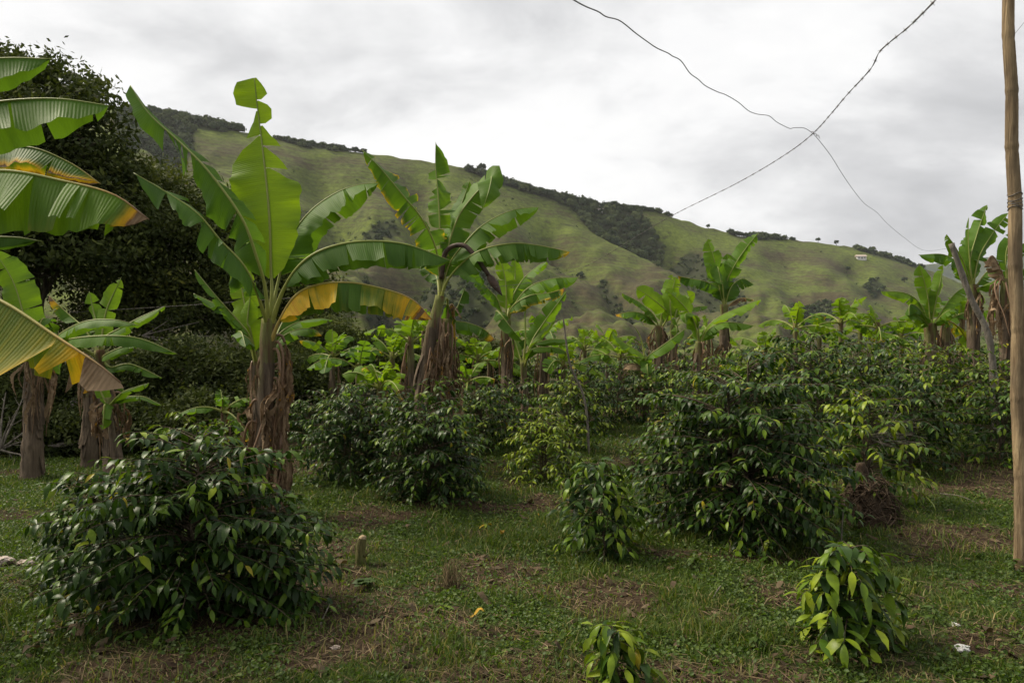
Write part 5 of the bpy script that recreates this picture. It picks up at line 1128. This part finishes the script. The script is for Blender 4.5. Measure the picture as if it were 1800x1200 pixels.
for k in range(260):
    a = rg.random()*2*pi; h0 = .38*rg.random()+.05; ro = np.interp(h0/.6, hts, rad)
    p0 = g+np.array([cos(a)*ro, sin(a)*ro, h0]); e = ro+.10*rg.random()+.04
    b.add(*tube(curve([p0, p0+[cos(a)*.06+rg.normal()*.03, sin(a)*.06+rg.normal()*.03, .03*rg.normal()], g+np.array([cos(a+.7*rg.normal())*e*(.8+.7*rg.random()), sin(a+.7*rg.normal())*e*(.8+.7*rg.random()), max(.0, h0-.30*rg.random())])], 6), np.linspace(.008, .002, 6)*(.4+1.3*rg.random()**2), 4, False))
b.build('roots', MAT['fibre'], root)
def brush(px, py, d, label, spec, seed, rad=.008):
    rg = np.random.default_rng(seed); g = P(px, py, d); root = thing('dry_branch', g, label, 'branch', 'dry branches lying on the plot'); b = Bag()
    for x, y, dd in spec:
        e = P(x, y, d+dd); m = (g+e)/2+rg.normal(size=3)*.04*np.linalg.norm(e-g); C = curve([g, m, e], 14)
        b.add(*tube(C, np.linspace(rad, rad*.35, 14), 5, False))
        for k in range(4):
            i = int(rg.integers(4, 13)); v = nrm(e-g)*.5+rg.normal(size=3)*.35
            b.add(*tube(curve([C[i], C[i]+v*.12, C[i]+v*.28*rg.random()+v*.1], 6), np.linspace(rad*.4, rad*.15, 6), 4, False))
    return tag(b.build('dry_branch', MAT['grey'], None), label, 'branch', 'dry branches lying on the plot') if False else (b.build('twigs', MAT['grey'], root), root)[1]
brush(1520, 765, 7.4, 'spray of grey leafless twigs sticking out right of the straggly shrub', [(1600, 738, .1), (1620, 750, .2), (1590, 770, -.1), (1610, 778, .0), (1580, 745, .3), (1570, 785, -.2), (1605, 760, .1), (1585, 725, .3), (1560, 760, -.3), (1630, 770, .1)], 1, .007)
brush(0, 790, 11.5, 'pile of bare grey branches left of the thick bare trunk', [(60, 745, .3), (40, 700, .5), (30, 720, 0), (70, 770, .3), (10, 690, .3), (-40, 740, .2), (50, 800, 0)], 2, .022)
brush(85, 785, 12.2, 'straight grey branch lying between the bare trunks', [(160, 770, .2), (148, 776, 0)], 3, .03)
brush(95, 735, 12.8, 'mossy limb slanting up behind the bare trunks', [(150, 695, .3), (140, 705, .2)], 4, .05)
brush(250, 590, 14.8, 'dead twiggy branch hanging in the dark trees', [(350, 566, .2), (330, 610, 0), (370, 590, .4), (300, 560, .2)], 5, .018)
brush(300, 640, 14.2, 'dead branch low in front of the dark trees', [(380, 600, .2), (370, 640, .2), (340, 600, .1), (400, 620, .4)], 6, .014)
g = at(1478, 985); root = thing('dead_stem', g, 'thin upright dead stem in front of the brown banana stump', 'stem')
mk('shaft', *tube(curve([g-[0, 0, .02], P(1480, 930, g[1]), P(1484, 880, g[1])], 12), np.linspace(.007, .005, 12), 6), MAT['grey'], root)
g = at(790, 1035); root = thing('dry_grass_tuft', g, 'brown tuft of dry grass with long bent stalks in the bare patch', 'grass tuft'); b = Bag(); rg = np.random.default_rng(8)
for k in range(70):
    a = rg.random()*2*pi; h = (.08+.16*rg.random()**1.5); s = .04+.14*rg.random()
    p0 = g+[rg.normal()*.03, rg.normal()*.03, 0]; b.add(*tube(curve([p0, p0+[cos(a)*s*.3, sin(a)*s*.3, h], p0+[cos(a)*s, sin(a)*s, h*(.3+.6*rg.random())]], 7), np.linspace(.0022, .001, 7), 4, False), tint=.35+.5*rg.random())
b.build('stalks', MAT['straw'], root)
def sprout(px, py, hgt, n, leaf, label, seed, tint, mat='coffee', name='seedling', cat='seedling', wide=LTs, group='weeds in the turf', pit=.45):
    g = at(px, py); rg = np.random.default_rng(seed); root = thing(name, g, label, cat, group)
    mk('stem', *tube(curve([g-[0, 0, .01], g+[.005, 0, hgt*.6], g+[0, 0, hgt]], 6), np.linspace(.004, .002, 6), 5), MAT['twig'], root)
    a = rg.random(n)*6.28; pos = g+np.stack([0*a, 0*a, hgt*(.5+.5*rg.random(n))], 1); dr = np.stack([np.cos(a), np.sin(a), pit-rg.random(n)*.5], 1)
    V, Q, ids = place_leaves(pos, dr, np.array([[0, 0, 1.]])+rg.normal(size=(n, 3))*.15, leaf*(.7+.5*rg.random(n)), wide, rg); V[:, 2] = np.maximum(V[:, 2], g[2]+.012)
    mk('foliage', V, Q, MAT[mat], root, {'tint': np.clip(tint+.2*rg.normal(size=n), 0, 1)[ids]})
sprout(778, 1078, .06, 9, .075, 'tiny bright seedling in the bare patch below the dry tuft', 1, .72)
RL = [leaf_template(.15, -.1, .45), leaf_template(.3, .1, .42)]
sprout(640, 1035, .07, 12, .085, 'low blue green weed with round leaves below the mossy stump', 2, .25, 'weed', 'broadleaf_weed', 'weed', RL)
sprout(855, 935, .09, 10, .08, 'yellow green seedling right of the dark middle coffee shrub', 3, .75)
sprout(130, 1078, .05, 9, .07, 'small weed under the left lobe of the dark coffee shrub', 4, .4, 'weed', 'broadleaf_weed', 'weed', RL)
sprout(510, 1060, .06, 10, .08, 'light green weed at the right foot of the large dark shrub', 5, .75, 'weed', 'broadleaf_weed', 'weed', RL)
sprout(1640, 1100, .12, 16, .06, 'leafy weed between the young coffee plant and the white litter', 6, .4, 'weed', 'broadleaf_weed', 'weed')
sprout(1545, 925, .16, 18, .075, 'upright weed at the foot of the brown banana stump', 7, .45, 'weed', 'broadleaf_weed', 'weed')
sprout(960, 985, .1, 16, .05, 'bushy weed left of the knee high coffee plant', 8, .55, 'weed', 'broadleaf_weed', 'weed')
sprout(1270, 1040, .08, 16, .05, 'spreading weed in the open grass below the biggest shrub', 9, .5, 'weed', 'broadleaf_weed', 'weed')
sprout(1330, 1140, .1, 18, .06, 'weed left of the young light green coffee plant', 10, .4, 'weed', 'broadleaf_weed', 'weed')
sprout(1220, 1000, .09, 22, .06, 'low weed at the foot of the biggest coffee shrub', 11, .55, 'weed', 'broadleaf_weed', 'weed')
sprout(1782, 1008, .11, 20, .06, 'weed hugging the foot of the bamboo pole', 12, .5, 'weed', 'broadleaf_weed', 'weed')
sprout(1812, 1000, .12, 18, .06, 'weed right of the foot of the bamboo pole', 13, .4, 'weed', 'broadleaf_weed', 'weed')
def fallen(px, py, ln, tint, label, seed, name='fallen_leaf', wid=.3):
    g = at(px, py); rg = np.random.default_rng(seed); TV, TQ = leaf_template(.1, .1, wid, 10); a = rg.random()*6.28
    V = TV*ln; V[:, 2] += .02*np.sin(V[:, 0]*60/ln*.1)+.25*np.abs(V[:, 1])*rg.random(); R = np.array([[cos(a), -sin(a), 0], [sin(a), cos(a), 0], [0, 0, 1]]); V = V@R.T
    V = V-[V[:, 0].mean(), V[:, 1].mean(), V[:, 2].min()]+g+[0, 0, .022]
    tag(mk(name, V, TQ, MAT['litter'], attrs={'tint': np.full(len(V), tint)}, loc=g), label, 'leaf', 'fallen leaves on the grass')
for a in [(838, 1090, .10, .91, 'yellow fallen leaf in the bare patch below the dry tuft', 1), (600, 1000, .16, .55, 'pale brown curled leaf at the foot of the mossy stump', 2), (922, 1012, .09, .6, 'round tan leaf in the grass right of the dry tuft', 3), (982, 1152, .07, .3, 'reddish brown leaf left of the bottom coffee plant', 4), (1038, 1148, .09, .75, 'pale grey leaf beside the bottom coffee plant', 5),
          (1370, 1040, .09, .62, 'tan leaf left of the young light green coffee plant', 6), (1183, 1040, .07, .45, 'small brown leaf in the open grass', 7), (882, 945, .08, .88, 'yellowish leaf near the yellow green seedling', 8), (850, 1065, .2, .4, 'long brown strip of leaf below the dry tuft', 9, 'fallen_leaf', .13), (725, 1080, .07, .7, 'pale leaf left of the tiny seedling', 10),
          (1735, 1120, .1, .28, 'dark red leaf right of the white litter', 11), (60, 1155, .2, .35, 'long brown leaf at the lower left corner', 12, 'fallen_leaf', .15), (135, 1120, .14, .62, 'light tan leaf under the left lobe of the dark shrub', 13), (1685, 715, .14, .6, 'dry tan leaf on the bank between the right coffee shrubs', 14)]: fallen(*a)
def crumple(px, py, s, label, seed, mat, name, cat, group, fl=.6):
    import bmesh
    g = at(px, py); bm = bmesh.new(); bmesh.ops.create_icosphere(bm, subdivisions=4, radius=s)
    for q in bm.verts:
        n = float(fbm(q.co.x*2.2/s+seed*5, q.co.y*2.2/s+q.co.z*1.7/s, seed, 4)); q.co *= .45+1.1*n
        q.co.x *= 1.35; q.co.z *= fl
    me = bpy.data.meshes.new(name); bm.to_mesh(me); bm.free(); me.materials.append(mat)
    o = bpy.data.objects.new(name, me); COL.objects.link(o); o.location = [g[0], g[1], g[2]+s*.30]
    tag(o, label, cat, group)
crumple(1690, 1143, .034, 'larger crumpled white scrap of litter in the grass at the lower right', 1, MAT['white'], 'litter_scrap', 'litter', 'white litter scraps')
crumple(1677, 1100, .022, 'smaller white scrap of litter above the larger scrap', 2, MAT['white'], 'litter_scrap', 'litter', 'white litter scraps')
crumple(45, 993, .05, 'pale pinkish stone left of the dark coffee shrub, right one of two', 3, MAT['stone'], 'field_stone', 'stone', 'stones at the left edge')
crumple(3, 990, .06, 'pale stone at the left edge of the picture, left one of two', 4, MAT['stone'], 'field_stone', 'stone', 'stones at the left edge')
crumple(590, 1140, .02, 'small grey pebble in the grass near the bottom', 5, MAT['stone'], 'field_stone', 'stone', 'stones at the left edge')
for k, (x0, y0, x1, y1, lab) in enumerate([(1250, 1060, 1272, 1033, 'pale stick lying in the grass below the biggest shrub'), (1415, 965, 1440, 985, 'short twig at the right foot of the biggest shrub'), (300, 1130, 322, 1100, 'dry twig in front of the large dark coffee shrub'), (560, 1110, 580, 1070, 'thin straw coloured stick near the bottom of the bare patch'), (1650, 870, 1720, 890, 'long thin stick on the dry patch left of the bamboo pole')]):
    a, b_ = at(x0, y0), at(x1, y1); m = (a+b_)/2
    root = thing('fallen_stick', m, lab, 'stick', 'sticks lying in the grass')
    mk('stick', *tube(curve([a+[0, 0, .015], m+[.01, .0, .05], b_+[0, 0, .03]], 10), np.linspace(.006, .004, 10), 6), MAT['grey'], root)
